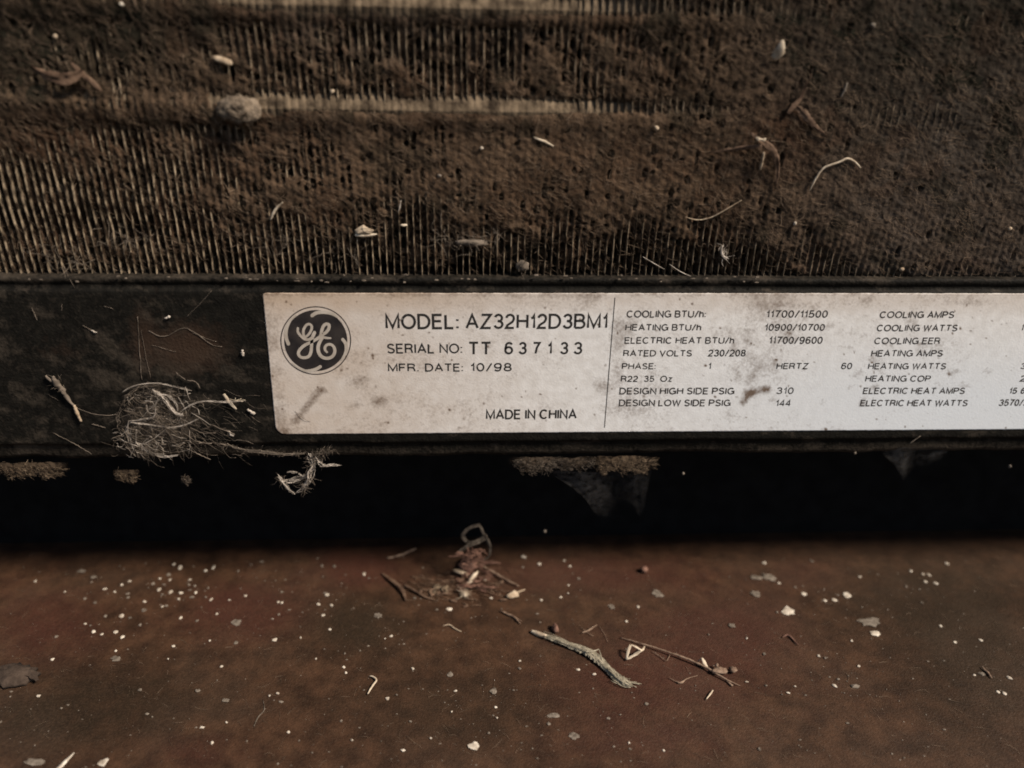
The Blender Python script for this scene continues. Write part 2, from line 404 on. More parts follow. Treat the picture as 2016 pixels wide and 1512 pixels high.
# ------------------------------------------------------------------ rating label
TL, BL = onrail(517, 577, .16), onrail(543.5, 855, .16)
TR, BR = onrail(2120, 578, .16), onrail(2120, 844.5, .16)
nu, nv = 900, 160
u = np.linspace(0, 1, nu)[:, None, None]; v = np.linspace(0, 1, nv)[None, :, None]
P = (TL * (1 - v) + BL * v) * (1 - u) + (TR * (1 - v) + BR * v) * u
hgt = (TL - BL)[2]
rc = 2.0                                                            # rounded lower left corner, smaller upper one
for cz, r in ((1, 2.2), (0, .5)):
    for j in range(nv):
        dv = (1 - j / (nv - 1) if cz else j / (nv - 1)) * hgt
        if dv < r:
            s = r - math.sqrt(max(0, r * r - (r - dv) ** 2))
            w = np.clip(1 - u[:, 0, 0] * 160 / 8, 0, 1)
            P[:, j, 0] += s * w
P[0, :, 0] += .16 * (fbm(np.arange(nv) / 2.5, np.zeros(nv), 6, 3) - .5)
P[:, 0, 2] += .14 * (fbm(np.arange(nu) / 4, np.zeros(nu), 7, 3) - .5); P[:, -1, 2] += .16 * (fbm(np.arange(nu) / 4, np.zeros(nu), 8, 3) - .5)
lpx, lpy = project(P)
lb = lambda cx, cy, rx, ry: blob(cx, cy, rx, ry, lpx, lpy)
def smear(x0, y0, x1, y1, w):
    t = np.clip(((lpx - x0) * (x1 - x0) + (lpy - y0) * (y1 - y0)) / ((x1 - x0) ** 2 + (y1 - y0) ** 2), 0, 1)
    return np.exp(-(((lpx - x0 - t * (x1 - x0)) ** 2 + (lpy - y0 - t * (y1 - y0)) ** 2) / w ** 2))
g1 = fbm(P[..., 0] / 2.6, P[..., 2] / 2.6, 41, 4); g2 = fbm(P[..., 0] / 8, P[..., 2] / 6, 43, 3)
dirt = .06 + .36 * (g2 - .45) + .25 * (g1 - .5)
dirt += .55 * smear(630, 768, 582, 828, 9) + .42 * lb(745, 790, 17, 11) + .28 * lb(706, 752, 24, 13) + .22 * lb(700, 798, 16, 8) + .3 * lb(640, 770, 10, 8)
dirt += .55 * smear(1468, 773, 1510, 767, 8) * (.4 + 1.2 * g1) + .65 * smear(1478, 775, 1462, 792, 7) + .30 * lb(1500, 605, 34, 18) + .2 * lb(1560, 650, 36, 36) + .35 * lb(1800, 640, 22, 30) + .22 * lb(1600, 598, 130, 10) + .35 * lb(1900, 594, 60, 10) + .28 * lb(1810, 690, 16, 16) + .25 * lb(1240, 800, 50, 22) + .3 * lb(1155, 598, 26, 24) + .28 * lb(1215, 700, 14, 60) * g1 + .25 * lb(1230, 640, 24, 14) + .25 * lb(1180, 760, 20, 16) + .22 * lb(1440, 820, 20, 14) + .3 * lb(1500, 720, 60, 30) * g1
dirt += .38 * sstep(14, 0, lpy - 577) * g1 * 1.3 + .30 * sstep(40, 0, lpx - 520 - .1 * (lpy - 577)) * (.4 + g1) + .3 * sstep(18, 0, 852 - lpy) * g1 * sstep(900, 500, lpx)
dirt -= .10 * sstep(1500, 2000, lpx)
for _ in range(150):
    dirt += .9 * lb(RNG.uniform(520, 2010), RNG.uniform(582, 848), RNG.uniform(1.2, 3.4), RNG.uniform(1.2, 3.0)) * RNG.uniform(.35, 1)
for _ in range(34):                                                   # scuffs round the printed columns
    x_, y_ = RNG.uniform(1400, 1960), RNG.uniform(585, 800); a_ = RNG.uniform(0, 3.1); l_ = RNG.uniform(4, 22)
    dirt += RNG.uniform(.15, .42) * smear(x_, y_, x_ + math.cos(a_) * l_, y_ + math.sin(a_) * l_ * .6, RNG.uniform(3, 9))
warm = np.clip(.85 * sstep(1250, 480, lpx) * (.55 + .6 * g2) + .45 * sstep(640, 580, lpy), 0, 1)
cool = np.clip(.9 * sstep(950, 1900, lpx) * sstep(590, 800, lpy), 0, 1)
Vl = P.reshape(-1, 3); ib = grid_faces(nu, nv)
back = Vl + np.array([0, .13, 0]); nV = len(Vl); ii = np.arange(nV).reshape(nu, nv)
ring = np.concatenate([ii[:, 0], ii[-1, 1:], ii[-2::-1, -1], ii[0, -2:0:-1]]); r2 = np.roll(ring, -1)
sides_ = np.stack([ring, ring + nV, r2 + nV, r2], 1)
Vall = np.vstack([Vl, back]); Fall = np.vstack([ib, sides_])
me = mesh("rating_label", Vall - AC_OFF, Fall, False)
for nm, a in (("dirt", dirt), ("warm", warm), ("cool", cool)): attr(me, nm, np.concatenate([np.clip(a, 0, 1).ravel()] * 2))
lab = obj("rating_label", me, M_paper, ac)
tag(lab, "white paper rating label with a round emblem and black print")

# ---- lettering drawn as strokes (a plain grotesque of even stroke)
def arc(cx, cy, rx, ry, a0, a1, n=9):
    return [(cx + rx * math.cos(math.radians(a0 + (a1 - a0) * i / n)), cy + ry * math.sin(math.radians(a0 + (a1 - a0) * i / n))) for i in range(n + 1)]
G = {
 'A': (.70, [[(0, 0), (.35, 1), (.70, 0)], [(.115, .33), (.585, .33)]]),
 'B': (.60, [[(0, 0), (0, 1), (.32, 1)] + arc(.32, .765, .22, .235, 90, -90) + [(0, .53)], [(.32, .53)] + arc(.34, .265, .26, .265, 90, -90) + [(0, 0)]]),
 'C': (.70, [arc(.36, .5, .36, .5, 42, 318, 18)]),
 'D': (.66, [[(0, 0), (0, 1), (.26, 1)] + arc(.26, .5, .40, .5, 90, -90, 12) + [(0, 0)]]),
 'E': (.54, [[(.54, 1), (0, 1), (0, 0), (.55, 0)], [(0, .53), (.49, .53)]]),
 'F': (.52, [[(.52, 1), (0, 1), (0, 0)], [(0, .51), (.45, .51)]]),
 'G': (.74, [arc(.37, .5, .37, .5, 45, 330, 18) + [(.72, .2), (.73, .47), (.42, .47)], [(.73, .3), (.73, 0)]]),
 'H': (.62, [[(0, 0), (0, 1)], [(.62, 0), (.62, 1)], [(0, .53), (.62, .53)]]),
 'I': (.02, [[(.01, 0), (.01, 1)]]),
 'L': (.48, [[(0, 1), (0, 0), (.48, 0)]]),
 'M': (.74, [[(0, 0), (0, 1), (.37, .05), (.74, 1), (.74, 0)]]),
 'N': (.62, [[(0, 0), (0, 1), (.62, 0), (.62, 1)]]),
 'O': (.78, [arc(.39, .5, .39, .5, 90, 450, 24)]),
 'P': (.58, [[(0, 0), (0, 1), (.32, 1)] + arc(.32, .735, .26, .265, 90, -90) + [(0, .47)]]),
 'R': (.62, [[(0, 0), (0, 1), (.34, 1)] + arc(.34, .755, .24, .245, 90, -90) + [(0, .51)], [(.33, .51), (.50, .42), (.55, .25), (.60, 0)]]),
 'S': (.58, [arc(.29, .755, .26, .245, 20, 200, 10) + [(.14, .58), (.44, .45)] + arc(.29, .255, .28, .255, 35, -160, 12)]),
 'T': (.62, [[(0, 1), (.62, 1)], [(.31, 1), (.31, 0)]]),
 'U': (.62, [[(0, 1), (0, .31)] + arc(.31, .31, .31, .31, 180, 360, 10) + [(.62, 1)]]),
 'V': (.66, [[(0, 1), (.33, 0), (.66, 1)]]),
 'W': (.94, [[(0, 1), (.23, 0), (.47, .95), (.71, 0), (.94, 1)]]),
 'Z': (.60, [[(.02, 1), (.59, 1), (0, 0), (.60, 0)]]),
 'h': (.44, [[(0, 0), (0, 1)], [(0, .45)] + arc(.22, .47, .22, .25, 150, 0, 7) + [(.44, 0)]]),
 'z': (.42, [[(.02, .7), (.41, .7), (0, 0), (.42, 0)]]),
 '0': (.48, [arc(.24, .5, .24, .5, 90, 450, 20)]),
 '1': (.22, [[(0, .74), (.12, .78), (.2, 1), (.2, 0)]]),
 '2': (.50, [arc(.25, .72, .24, .28, 170, -20, 10) + [(.40, .46), (.10, .22), (.0, 0), (.50, 0)]]),
 '3': (.50, [arc(.25, .75, .22, .25, 165, -80, 10) + [(.2, .53)], [(.2, .53)] + arc(.25, .265, .25, .265, 85, -165, 12)]),
 '4': (.52, [[(.40, 0), (.40, 1), (0, .27), (.52, .27)]]),
 '5': (.50, [[(.46, 1), (.1, 1), (.04, .5)] + arc(.24, .31, .26, .31, 130, -155, 12)]),
 '6': (.50, [arc(.27, .72, .22, .28, 25, 150, 7) + [(.02, .5)] + arc(.25, .3, .24, .30, 180, 360, 10) + arc(.25, .3, .24, .30, 0, 165, 8)]),
 '7': (.50, [[(0, 1), (.50, 1), (.28, .55), (.18, 0)]]),
 '8': (.50, [arc(.25, .755, .21, .245, -90, 270, 14), arc(.25, .255, .25, .255, 90, 450, 14)]),
 '9': (.50, [arc(.23, .28, .22, .28, 205, 330, 7) + [(.48, .5)] + arc(.25, .70, .24, .30, 0, 360, 16)]),
 ':': (.04, [[(.02, .0), (.02, .13)], [(.02, .55), (.02, .68)]]),
 '.': (.04, [[(.02, 0), (.02, .12)]]),
 '/': (.34, [[(-.02, -.05), (.36, 1.05)]]),
 ' ': (.10, []),
}
def ribbon(buf, P, w, off):
    """flat stroke with mitred corners, P in label mm (u,v), at depth off"""
    P = [np.array(p, float) for p in P]
    Q = [P[0]]
    for p in P[1:]:
        if np.linalg.norm(p - Q[-1]) > 1e-4: Q.append(p)
    P = Q; n = len(P)
    if n < 2: return
    closed = np.linalg.norm(P[0] - P[-1]) < 1e-3
    V = []
    for i in range(n):
        if closed and i in (0, n - 1): a = P[0] - P[-2]; b = P[1] - P[0]
        else:
            a = P[i] - P[i - 1] if i > 0 else P[1] - P[0]; b = P[i + 1] - P[i] if i < n - 1 else P[-1] - P[-2]
        a = a / np.linalg.norm(a); b = b / np.linalg.norm(b)
        m = np.array([-a[1] - b[1], a[0] + b[0]]); L = np.linalg.norm(m)
        m = m / L if L > 1e-6 else np.array([-b[1], b[0]])
        wi = w[i] if not np.isscalar(w) else w
        k = wi / 2 / max(.45, abs(np.dot(m, [-b[1], b[0]])))
        V += [(P[i][0] + m[0] * k, off, P[i][1] + m[1] * k), (P[i][0] - m[0] * k, off, P[i][1] - m[1] * k)]
    buf.add(V, [(2 * i, 2 * i + 1, 2 * i + 3, 2 * i + 2) for i in range(n - 1)])
LAY = [0]
def letter_off():
    LAY[0] = (LAY[0] + 1) % 12
    return -.16 - .012 - .0012 * LAY[0]
def lettering(txt, x0, x1, yb0, yt0, yb1=None, st=.13, m=M_ink, gap=.24):
    yb1 = yb0 if yb1 is None else yb1
    A = onrail(x0, yb0, .18); B = onrail(x1, yb1, .18); T = onrail(x0, yt0, .18)
    h = T[2] - A[2]; wch = []; pos = 0; strokes = []
    for i, ch in enumerate(txt):
        w, ss = G[ch]
        strokes += [[(pos + x, y) for x, y in s] for s in ss]
        pos += w + (gap if i < len(txt) - 1 else 0)
    tot = pos; sw = st * h
    kx = (B[0] - A[0] - sw) / max(tot, .001) if tot > .1 else 0
    ky = h - sw
    b = Buf()
    for s in strokes:
        pts = []
        for x, y in s:
            X_ = A[0] + sw / 2 + x * kx; f = (X_ - A[0]) / max(1e-6, B[0] - A[0])
            pts.append((X_, A[2] * (1 - f) + B[2] * f + sw / 2 + y * ky))
        if len(pts) == 2 and s[0][0] != s[1][0] or len(pts) > 2 or True:
            ribbon(b, pts, sw, letter_off())
        # extend butt ends by half a stroke where the letter ends on the box edge: handled by the box itself
    return partbuf("lettering", b, m, lab)
W = M_inkworn
T_ = [("MODEL:", 759, 904, 648.5, 617.5, None, .16, M_ink), ("AZ32H12D3BM1", 916.5, 1196, 648, 617.5, 647.5, .15, M_ink),
 ("SERIAL NO:", 762, 910.5, 696.3, 676.3, 696, .16, M_ink), ("TT", 921.5, 968, 699.5, 672.5, None, .16, M_ink),
 ("6", 992.5, 1010.5, 697.8, 673, None, .16, M_ink), ("3", 1020.5, 1037, 697.8, 673, None, .16, M_ink), ("7", 1048, 1064, 697.8, 673, None, .16, M_ink),
 ("1", 1077, 1087, 697.8, 673, None, .16, M_ink), ("3", 1102, 1118.5, 697.8, 673, None, .16, M_ink), ("3", 1128.5, 1146, 697.8, 673, None, .16, M_ink),
 ("MFR.", 764, 825, 732, 715.5, None, .17, M_ink), ("DATE:", 837, 912, 731.8, 715.3, None, .17, M_ink), ("10/98", 926, 1007.5, 731.5, 714.5, 731.3, .17, M_ink),
 ("MADE IN CHINA", 956.5, 1135.5, 826, 806.3, 825, .17, M_ink),
 ("COOLING BTU/h:", 1233, 1389.5, 625.5, 611, None, .18, W), ("11700/11500", 1507.6, 1628.7, 625.8, 610.7, None, .18, W), ("COOLING AMPS", 1730.7, 1877.5, 626.5, 612.7, None, .185, W),
 ("HEATING BTU/h", 1230.6, 1380, 651.3, 637.8, None, .18, W), ("10900/10700", 1504.7, 1623, 651.5, 637.5, None, .18, W), ("COOLING WATTS", 1725, 1884, 652.5, 639, None, .18, W),
 ("ELECTRIC HEAT BTU/h", 1229, 1445, 677, 663.5, None, .18, W), ("11700/9600", 1513, 1618.5, 677.3, 662.5, None, .18, W), ("COOLING EER", 1720, 1850, 678, 664.3, None, .18, W),
 ("RATED VOLTS", 1226.5, 1362, 702, 689, None, .18, W), ("230/208", 1393.6, 1467.5, 702, 688, None, .17, M_ink), ("HEATING AMPS", 1714, 1855, 702.3, 689, None, .18, W),
 ("PHASE:", 1224, 1291, 727.2, 714.7, None, .18, W), ("1", 1394, 1399.5, 727, 714, None, .16, M_ink), ("HERTZ", 1528, 1590.5, 727, 714.5, None, .17, M_ink), ("60", 1655, 1676.5, 727, 714, None, .16, M_ink), ("HEATING WATTS", 1708, 1861.5, 727.3, 714.7, None, .18, W),
 ("R22  35  Oz", 1222, 1323, 752, 739.5, None, .18, W), ("HEATING COP", 1702.5, 1831, 751.8, 739, None, .18, W),
 ("DESIGN HIGH SIDE PSIG", 1219, 1445.5, 776.7, 763, None, .18, W), ("310", 1527.5, 1561.5, 776, 762.5, None, .16, M_ink), ("ELECTRIC HEAT AMPS", 1698, 1898.5, 776, 763, None, .18, W), ("15", 1985.5, 2001, 775.5, 763, None, .185, W), ("6", 2008, 2017, 775.5, 763, None, .185, W),
 ("DESIGN LOW SIDE PSIG", 1218, 1438, 800, 786.3, None, .18, W), ("144", 1526.5, 1556, 800, 787, None, .16, M_ink), ("ELECTRIC HEAT WATTS", 1692.5, 1904, 800, 787, None, .18, W), ("3570/3", 1965, 2023, 799.5, 786, None, .185, W),
 ("1", 2010, 2014, 651, 638, None, .185, W), ("3", 2008, 2019, 727, 714.5, None, .185, W), ("2", 2007, 2018, 751.5, 739, None, .185, W)]
for t in T_: lettering(*t)
b = Buf(); A = onrail(1210.6, 586, .18); B = onrail(1190, 842, .18)
ribbon(b, [(A[0], A[2]), (B[0], B[2])], .2, -.175); partbuf("divider_line", b, M_ink, lab)

# ---- round emblem
Zl = crop(540, 590, 9.447)
def uv(L, ): return [tuple(onrail(*p, .18)[[0, 2]]) for p in Zl(L)]
cx_, cy_ = 771, 760
emb = Buf()
circ = lambda r1, n=72, a0=0, a1=360: [(cx_ + r1 * 661 / 650 * math.cos(math.radians(a0 + (a1 - a0) * i / n)), cy_ + r1 * 640 / 650 * math.sin(math.radians(a0 + (a1 - a0) * i / n))) for i in range(n + 1)]
zpx = .0092 * 1.12                                                    # one crop pixel in mm on the label
mmz = np.linalg.norm(np.subtract(uv([(871, 760)])[0], uv([(771, 760)])[0])) / 100
ribbon(emb, uv(circ(638)), 20 * mmz, -.176)
disc = uv(circ(578, 60)[:-1]); nb = len(disc)
emb.add([(p[0], -.1765, p[1]) for p in disc], [tuple(range(nb))])
emblem = partbuf("emblem", emb, M_logoink, lab)
pal = Buf(); LZ = [0]
def pst(L, w, n=30):
    q = np.array([(x, y, 0) for x, y in L], float); q2, r2 = resample(q, np.full(len(L), w) if np.isscalar(w) else np.array(w, float), n)
    LZ[0] += 1
    ribbon(pal, uv([(x, y) for x, y, _ in q2]), list(r2 * mmz), -.1790 - .0009 * LZ[0])
    for e in (0, -1):                                                # rounded ends
        c = q2[e]; r = r2[e] / 2; LZ[0] += 1
        ring_ = uv([(c[0] + r * math.cos(a), c[1] + r * math.sin(a)) for a in np.linspace(0, 2 * math.pi, 13)[:-1]])
        pal.add([(p[0], -.1790 - .0009 * LZ[0], p[1]) for p in ring_], [tuple(range(12))])
pst([(438, 528), (440, 600), (490, 670), (570, 735), (650, 738), (715, 690), (748, 612)], [38, 48, 52, 52, 50, 56, 62])
pst([(585, 735), (545, 650), (545, 560), (590, 478), (650, 452), (695, 490), (690, 560), (645, 640), (590, 690)], [50, 48, 48, 48, 46, 46, 46, 46, 40])
pst([(735, 630), (700, 740), (692, 880), (680, 980), (640, 1055), (560, 1080), (480, 1060), (448, 1000), (475, 930), (560, 850), (680, 790), (800, 725), (880, 660), (960, 610), (1012, 540), (1018, 470), (970, 450), (915, 490), (885, 570), (868, 650)], 58, 70)
pst([(868, 640), (905, 690), (970, 710), (1045, 715)], [50, 50, 48, 34])
pst([(900, 705), (850, 780), (815, 880), (830, 990), (890, 1065), (985, 1090), (1075, 1060), (1122, 985), (1118, 895), (1060, 835), (990, 835), (945, 880), (948, 940), (980, 975)], [52, 60, 64, 68, 68, 64, 60, 58, 56, 54, 52, 50, 48, 40], 50)
pst([(400, 290), (300, 390), (235, 510), (215, 620), (225, 720), (262, 820)], [20, 40, 60, 66, 66, 66])           # left swoosh
pst([(330, 1180), (450, 1270), (580, 1320), (700, 1315), (790, 1285), (855, 1245)], [14, 34, 52, 66, 66, 60])      # lower swoosh
pst([(1255, 1120), (1320, 1000), (1340, 900), (1325, 810), (1275, 740)], [40, 52, 60, 66, 62])                     # right swoosh
pst([(1180, 330), (1080, 265), (960, 235), (840, 235), (760, 255), (705, 295)], [30, 56, 66, 66, 66, 66])          # upper swoosh
partbuf("monogram", pal, M_logopale, emblem)

# ------------------------------------------------------------------ coil: core, tubes, fins
TW = 128.0; TH = 92.0; PIT = 1.42
def coilP(x, t, out):                                               # x, t, out (towards viewer) -> mm
    x, t, out = np.broadcast_arrays(np.asarray(x, float), np.asarray(t, float), np.asarray(out, float))
    return C0 + np.stack([x, 0 * x, 0 * x], -1) + t[..., None] * CT + out[..., None] * CN
def coil_t(px, py):
    p = oncoil(px, py) - C0; return p[0], float(np.dot(p, CT))
t1 = coil_t(900, 218)[1]; t2 = coil_t(1000, 18)[1]
ROWS = [t1, t2, t1 - (t2 - t1)]
b = Buf()
c8 = [coilP(x, t, o) for x in (-TW - 1, TW + 1) for o in (-24, -9) for t in (-.5, TH)]
b.add(c8, [(0, 1, 3, 2), (4, 6, 7, 5), (0, 4, 5, 1), (2, 3, 7, 6), (0, 2, 6, 4), (1, 5, 7, 3)])
coil = partbuf("condenser_coil", b, M_core)
for k, t0 in enumerate(ROWS):
    nxs = 900; ns = 14; xs = np.linspace(-TW, TW, nxs); a = np.linspace(0, 2 * math.pi, ns + 1)
    g = np.abs(((xs / PIT) % 1) - .5) * 2
    r = 3.3 - .34 * sstep(.72, 1.0, g) + .22 * (fbm(xs / 2.2, xs * 0 + k, 51, 3) - .5)
    sink = sstep(980, 1620, project(coilP(xs, np.full(nxs, t0), 0 * xs))[0])
    out = -2.62 - 2.6 * sink[:, None] + r[:, None] * np.cos(a)[None] - (1.9 if k == 2 else 0) + .4 * (fbm(xs / 20, xs * 0 + k, 52, 2) - .5)[:, None]
    tt = t0 + r[:, None] * np.sin(a)[None] * 1.1
    part("tube", coilP(xs[:, None], tt, out).reshape(-1, 3), grid_faces(nxs, ns + 1), M_tube, coil, True)

def fin_bump(t):
    return sum(w * np.exp(-((t - r) / 2.6) ** 2) for r, w in zip(ROWS, (.35, .35, .25)))
tf = np.concatenate([np.linspace(-.6, TH, 46)])
fin_meshes = []
for vnum in range(16):
    sx = .09 * (fbm(tf / 9 + 3, tf * 0 + vnum * 3.7, 61, 3) - .5) * 2 + .025 * RNG.normal(0, 1, len(tf))
    so_ = fin_bump(tf) + .14 * (fbm(tf / 3 + 3, tf * 0 + vnum * 5.1, 63, 3) - .5)
    th = .075 + .07 * fbm(tf / 2.0, tf * 0 + vnum * 1.3, 65, 3)
    sec = []
    for dx, do in ((-.10, -8.5), (-1, -.18), (-.45, 0), (.45, 0), (1, -.18), (.10, -8.5)):
        xx = sx + (dx * th if abs(dx) > .2 else dx); oo = so_ + do if do > -1 else np.full_like(tf, do)
        sec.append(coilP(xx, tf, oo) - C0)
    V = np.stack(sec, 1).reshape(-1, 3)
    fin_meshes.append(mesh("fin", V, grid_faces(len(tf), 6), False)); fin_meshes[-1].materials.append(M_fin)
nf = int(2 * TW / PIT); fx = []
for i in range(nf):
    x = -TW + (i + .5) * PIT + RNG.normal(0, .05); fx.append(x)
    o = obj("fin", fin_meshes[int(RNG.integers(16))], None, coil)
    o.location = Vector((C0 - AC_OFF + np.array([x, 0, 0])) * MM)
    o.rotation_euler = (0, RNG.normal(0, .0022), RNG.normal(0, .012))

# ------------------------------------------------------------------ felted dust over the fins
cpx = np.array([-300, 0, 250, 500, 750, 1000, 1250, 1500, 1750, 2016, 2300.])
cpy = np.array([-60, 0, 50, 100, 150, 200, 260, 320, 380, 440, 500, 552.])
CG = np.array([
 [.85, .85, .76, .62, .5, .5, .6, .85, .98, 1, 1], [.85, .85, .76, .62, .5, .5, .6, .85, .98, 1, 1], [.9, .86, .74, .58, .50, .50, .62, .90, 1, 1, 1],
 [.9, .86, .76, .66, .54, .58, .66, .92, 1, 1, 1], [.8, .78, .68, .66, .60, .66, .72, .92, 1, 1, 1], [.7, .74, .70, .70, .58, .76, .78, .92, 1, 1, 1],
 [.7, .74, .60, .58, .72, .92, .94, .96, 1, 1, 1], [.6, .60, .46, .66, .80, .98, 1, 1, 1, 1, 1], [.32, .28, .36, .68, .82, .96, .98, .98, 1, 1, 1],
 [.36, .32, .42, .58, .58, .76, .66, .78, .92, 1, 1], [.48, .48, .44, .40, .34, .44, .38, .52, .80, .92, 1], [.1, .12, .14, .14, .10, .14, .22, .38, .66, .80, 1]])
def cover(px, py):
    px = np.clip(px, cpx[0], cpx[-1] - 1e-6); py = np.clip(py, cpy[0], cpy[-1] - 1e-6)
    i = np.searchsorted(cpx, px, side='right') - 1; j = np.searchsorted(cpy, py, side='right') - 1
    i = np.clip(i, 0, len(cpx) - 2); j = np.clip(j, 0, len(cpy) - 2)
    fx_ = (px - cpx[i]) / (cpx[i + 1] - cpx[i]); fy_ = (py - cpy[j]) / (cpy[j + 1] - cpy[j])
    return (CG[j, i] * (1 - fx_) + CG[j, i + 1] * fx_) * (1 - fy_) + (CG[j + 1, i] * (1 - fx_) + CG[j + 1, i + 1] * fx_) * fy_
def height(x, t):
    px, py = project(coilP(x, t, 0 * x))
    c = cover(px, py)
    d1, d2 = x * .88 - t * .47, x * .47 + t * .88                    # felt runs down to the right
    c = c + .85 * (fbm(d1 / 8, d2 / 3.6, 71, 5) - .5) * sstep(1.02, .6, c) + .25 * (fbm(x / 2.5, t / 2.5, 72, 3) - .5) * sstep(1.05, .8, c)
    ph = (x + TW) / PIT; gi = np.floor(ph); gp = (ph - gi - .5)     # 0 at mid gap?  fins stand at half steps
    ph2 = ph + .0; gcell = np.floor(ph2 + .5); gapc = (ph2 + .5) - gcell - .5   # distance from gap centre, -.5..+.5 of a pitch
    L1 = 1.9 + 1.2 * _h(gcell, gcell * 0 + 3, 5)
    row = t / L1 + 7.3 * _h(gcell, gcell * 0 + 9, 6); cj = np.floor(row); fj = row - cj - .5
    rnd = _h(gcell, cj, 77); q8 = _h(gcell, cj, 78); siz = .12 + .42 * q8 * q8 + .12 * _h(gcell, cj, 80); wx = .15 + .24 * _h(gcell, cj, 79)
    prob = np.clip(1.24 - 1.06 * c, .0, 1) * (1 - .35 * sstep(.72, .95, c)) * (1 - .75 * sstep(1450, 1700, px))
    open_ = sstep(.42, .22, c)                                       # bare fins: the whole gap is open
    siz = np.maximum(siz, open_ * .75); wx = np.maximum(wx, open_ * .40)
    ell = (gapc / wx) ** 2 + (fj / siz) ** 2 + 1.9 * (fbm(x / .9, t / .8, 74, 3) - .5)
    pit = (rnd < prob) * sstep(1.15, .75, ell)
    top = -.70 + 1.10 * sstep(.15, .95, c) + .85 * (fbm(d1 / 16, d2 / 11, 75, 3) - .5) * sstep(.2, .9, c) + .62 * (fbm(d1 / 1.5, d2 / .38, 76, 4) - .5) * sstep(.1, .6, c)
    top = top + fin_bump(t) * .5 * sstep(1.0, .5, c) - .55 * (1 - np.abs(gapc) * 2) * (.20 + .10 * sstep(1450, 1650, px) * sstep(380, 470, py) + .74 * sstep(.85, .5, c))
    for r_, xe in ((ROWS[0], 1500), (ROWS[1], 1560)):                 # dust piled against the lower side of each tube
        wx_ = sstep(xe + 80, xe - 420, px)
        pile = np.exp(-((t - (r_ - 1.5)) / 1.7) ** 2) * wx_
        top = top * (1 - .55 * pile) + .62 * pile
        pit = pit * (1 - sstep(.3, .6, pile))
        top = top - 1.5 * np.exp(-((t - r_ - 1.25) / 1.0) ** 2) * wx_ * sstep(300, 640, px) * (.3 + 1.0 * fbm(x / 7, t / 5, 91, 3))
        top = top + .8 * np.exp(-((t - r_ - .6) / 1.5) ** 2) * sstep(640, 300, px)
    top = top - .9 * np.exp(-((t) / .7) ** 2)
    return top * (1 - pit) + (-5.2) * pit, c, top
nxm, ntm = 1000, 300
xs = np.linspace(-TW + .4, TW - .4, nxm); ts = np.linspace(-.3, TH - .3, ntm)
XM, TM_ = np.meshgrid(xs, ts, indexing='ij')
H, CV, TOP = height(XM, TM_)
P = coilP(XM, TM_, H); mpx, mpy = project(P)
me = mesh("dust_mat", P.reshape(-1, 3), grid_faces(nxm, ntm), True)
mb = lambda cx, cy, rx, ry: blob(cx, cy, rx, ry, mpx, mpy)
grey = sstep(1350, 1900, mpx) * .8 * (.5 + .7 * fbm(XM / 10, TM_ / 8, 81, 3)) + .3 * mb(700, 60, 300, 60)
dark = .85 * mb(40, 110, 190, 90) + .4 * mb(0, 20, 300, 60) + .6 * mb(300, 90, 120, 70) + .5 * mb(250, 30, 60, 40) + .55 * mb(1990, 20, 90, 60) + .5 * (fbm(XM / 5, TM_ / 5, 82, 3) > .63) + .4 * mb(1500, 20, 200, 40) + .4 * mb(1750, 200, 200, 120) + .6 * mb(1800, 60, 220, 90) + .3 * mb(1980, 250, 100, 150)  # corner shade painted into the dust colour, plus random darker dust patches
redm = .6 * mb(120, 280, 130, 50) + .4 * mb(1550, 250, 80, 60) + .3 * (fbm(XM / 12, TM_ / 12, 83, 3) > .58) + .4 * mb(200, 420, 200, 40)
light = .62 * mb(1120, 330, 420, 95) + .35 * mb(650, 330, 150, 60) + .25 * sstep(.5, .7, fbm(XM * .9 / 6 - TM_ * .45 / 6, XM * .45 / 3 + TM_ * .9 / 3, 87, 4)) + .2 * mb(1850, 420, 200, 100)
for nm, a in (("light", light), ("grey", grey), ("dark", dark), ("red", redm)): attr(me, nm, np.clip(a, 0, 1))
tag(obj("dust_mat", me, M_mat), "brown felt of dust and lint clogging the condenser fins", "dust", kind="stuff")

N = 38000                                                            # loose hairs on the felt
hx = RNG.uniform(-TW + 3, TW - 3, N * 2); ht = RNG.uniform(.5, TH - 3, N * 2)
_, hc, htop = height(hx, ht)
keep = RNG.uniform(0, 1, N * 2) < np.clip(hc, .12, .95); hx, ht, htop = hx[keep][:N], ht[keep][:N], htop[keep][:N]
N = len(hx)
ang = np.radians(np.where(RNG.uniform(0, 1, N) < .68, RNG.normal(-31, 20, N), RNG.uniform(-90, 90, N)))
Ln = np.exp(RNG.normal(.55, .5, N)).clip(.6, 6.5)
hx2 = np.clip(hx + np.cos(ang) * Ln, -TW, TW); ht2 = np.clip(ht + np.sin(ang) * Ln, .2, TH)
_, _, htop2 = height(hx2, ht2)
V, Fq = hairs(coilP(hx, ht, np.maximum(htop, -.5) + .02), coilP(hx2, ht2, np.maximum(htop2, -.5) + .02), RNG.uniform(.0, .35, N), np.exp(RNG.normal(-3.5, .45, N)), CN)
tag(obj("dust_hairs", mesh("dust_hairs", V, Fq), M_hair), "fine tan hairs and fibres lying in the dust on the fins", "dust", kind="stuff")
def mattop(px, py):
    x, t = coil_t(px, py); _, _, tp = height(np.array([x]), np.array([t])); return max(float(tp[0]), -.1)
def onmat(px, py, lift=0.15): return oncoil(px, py, mattop(px, py) + lift)

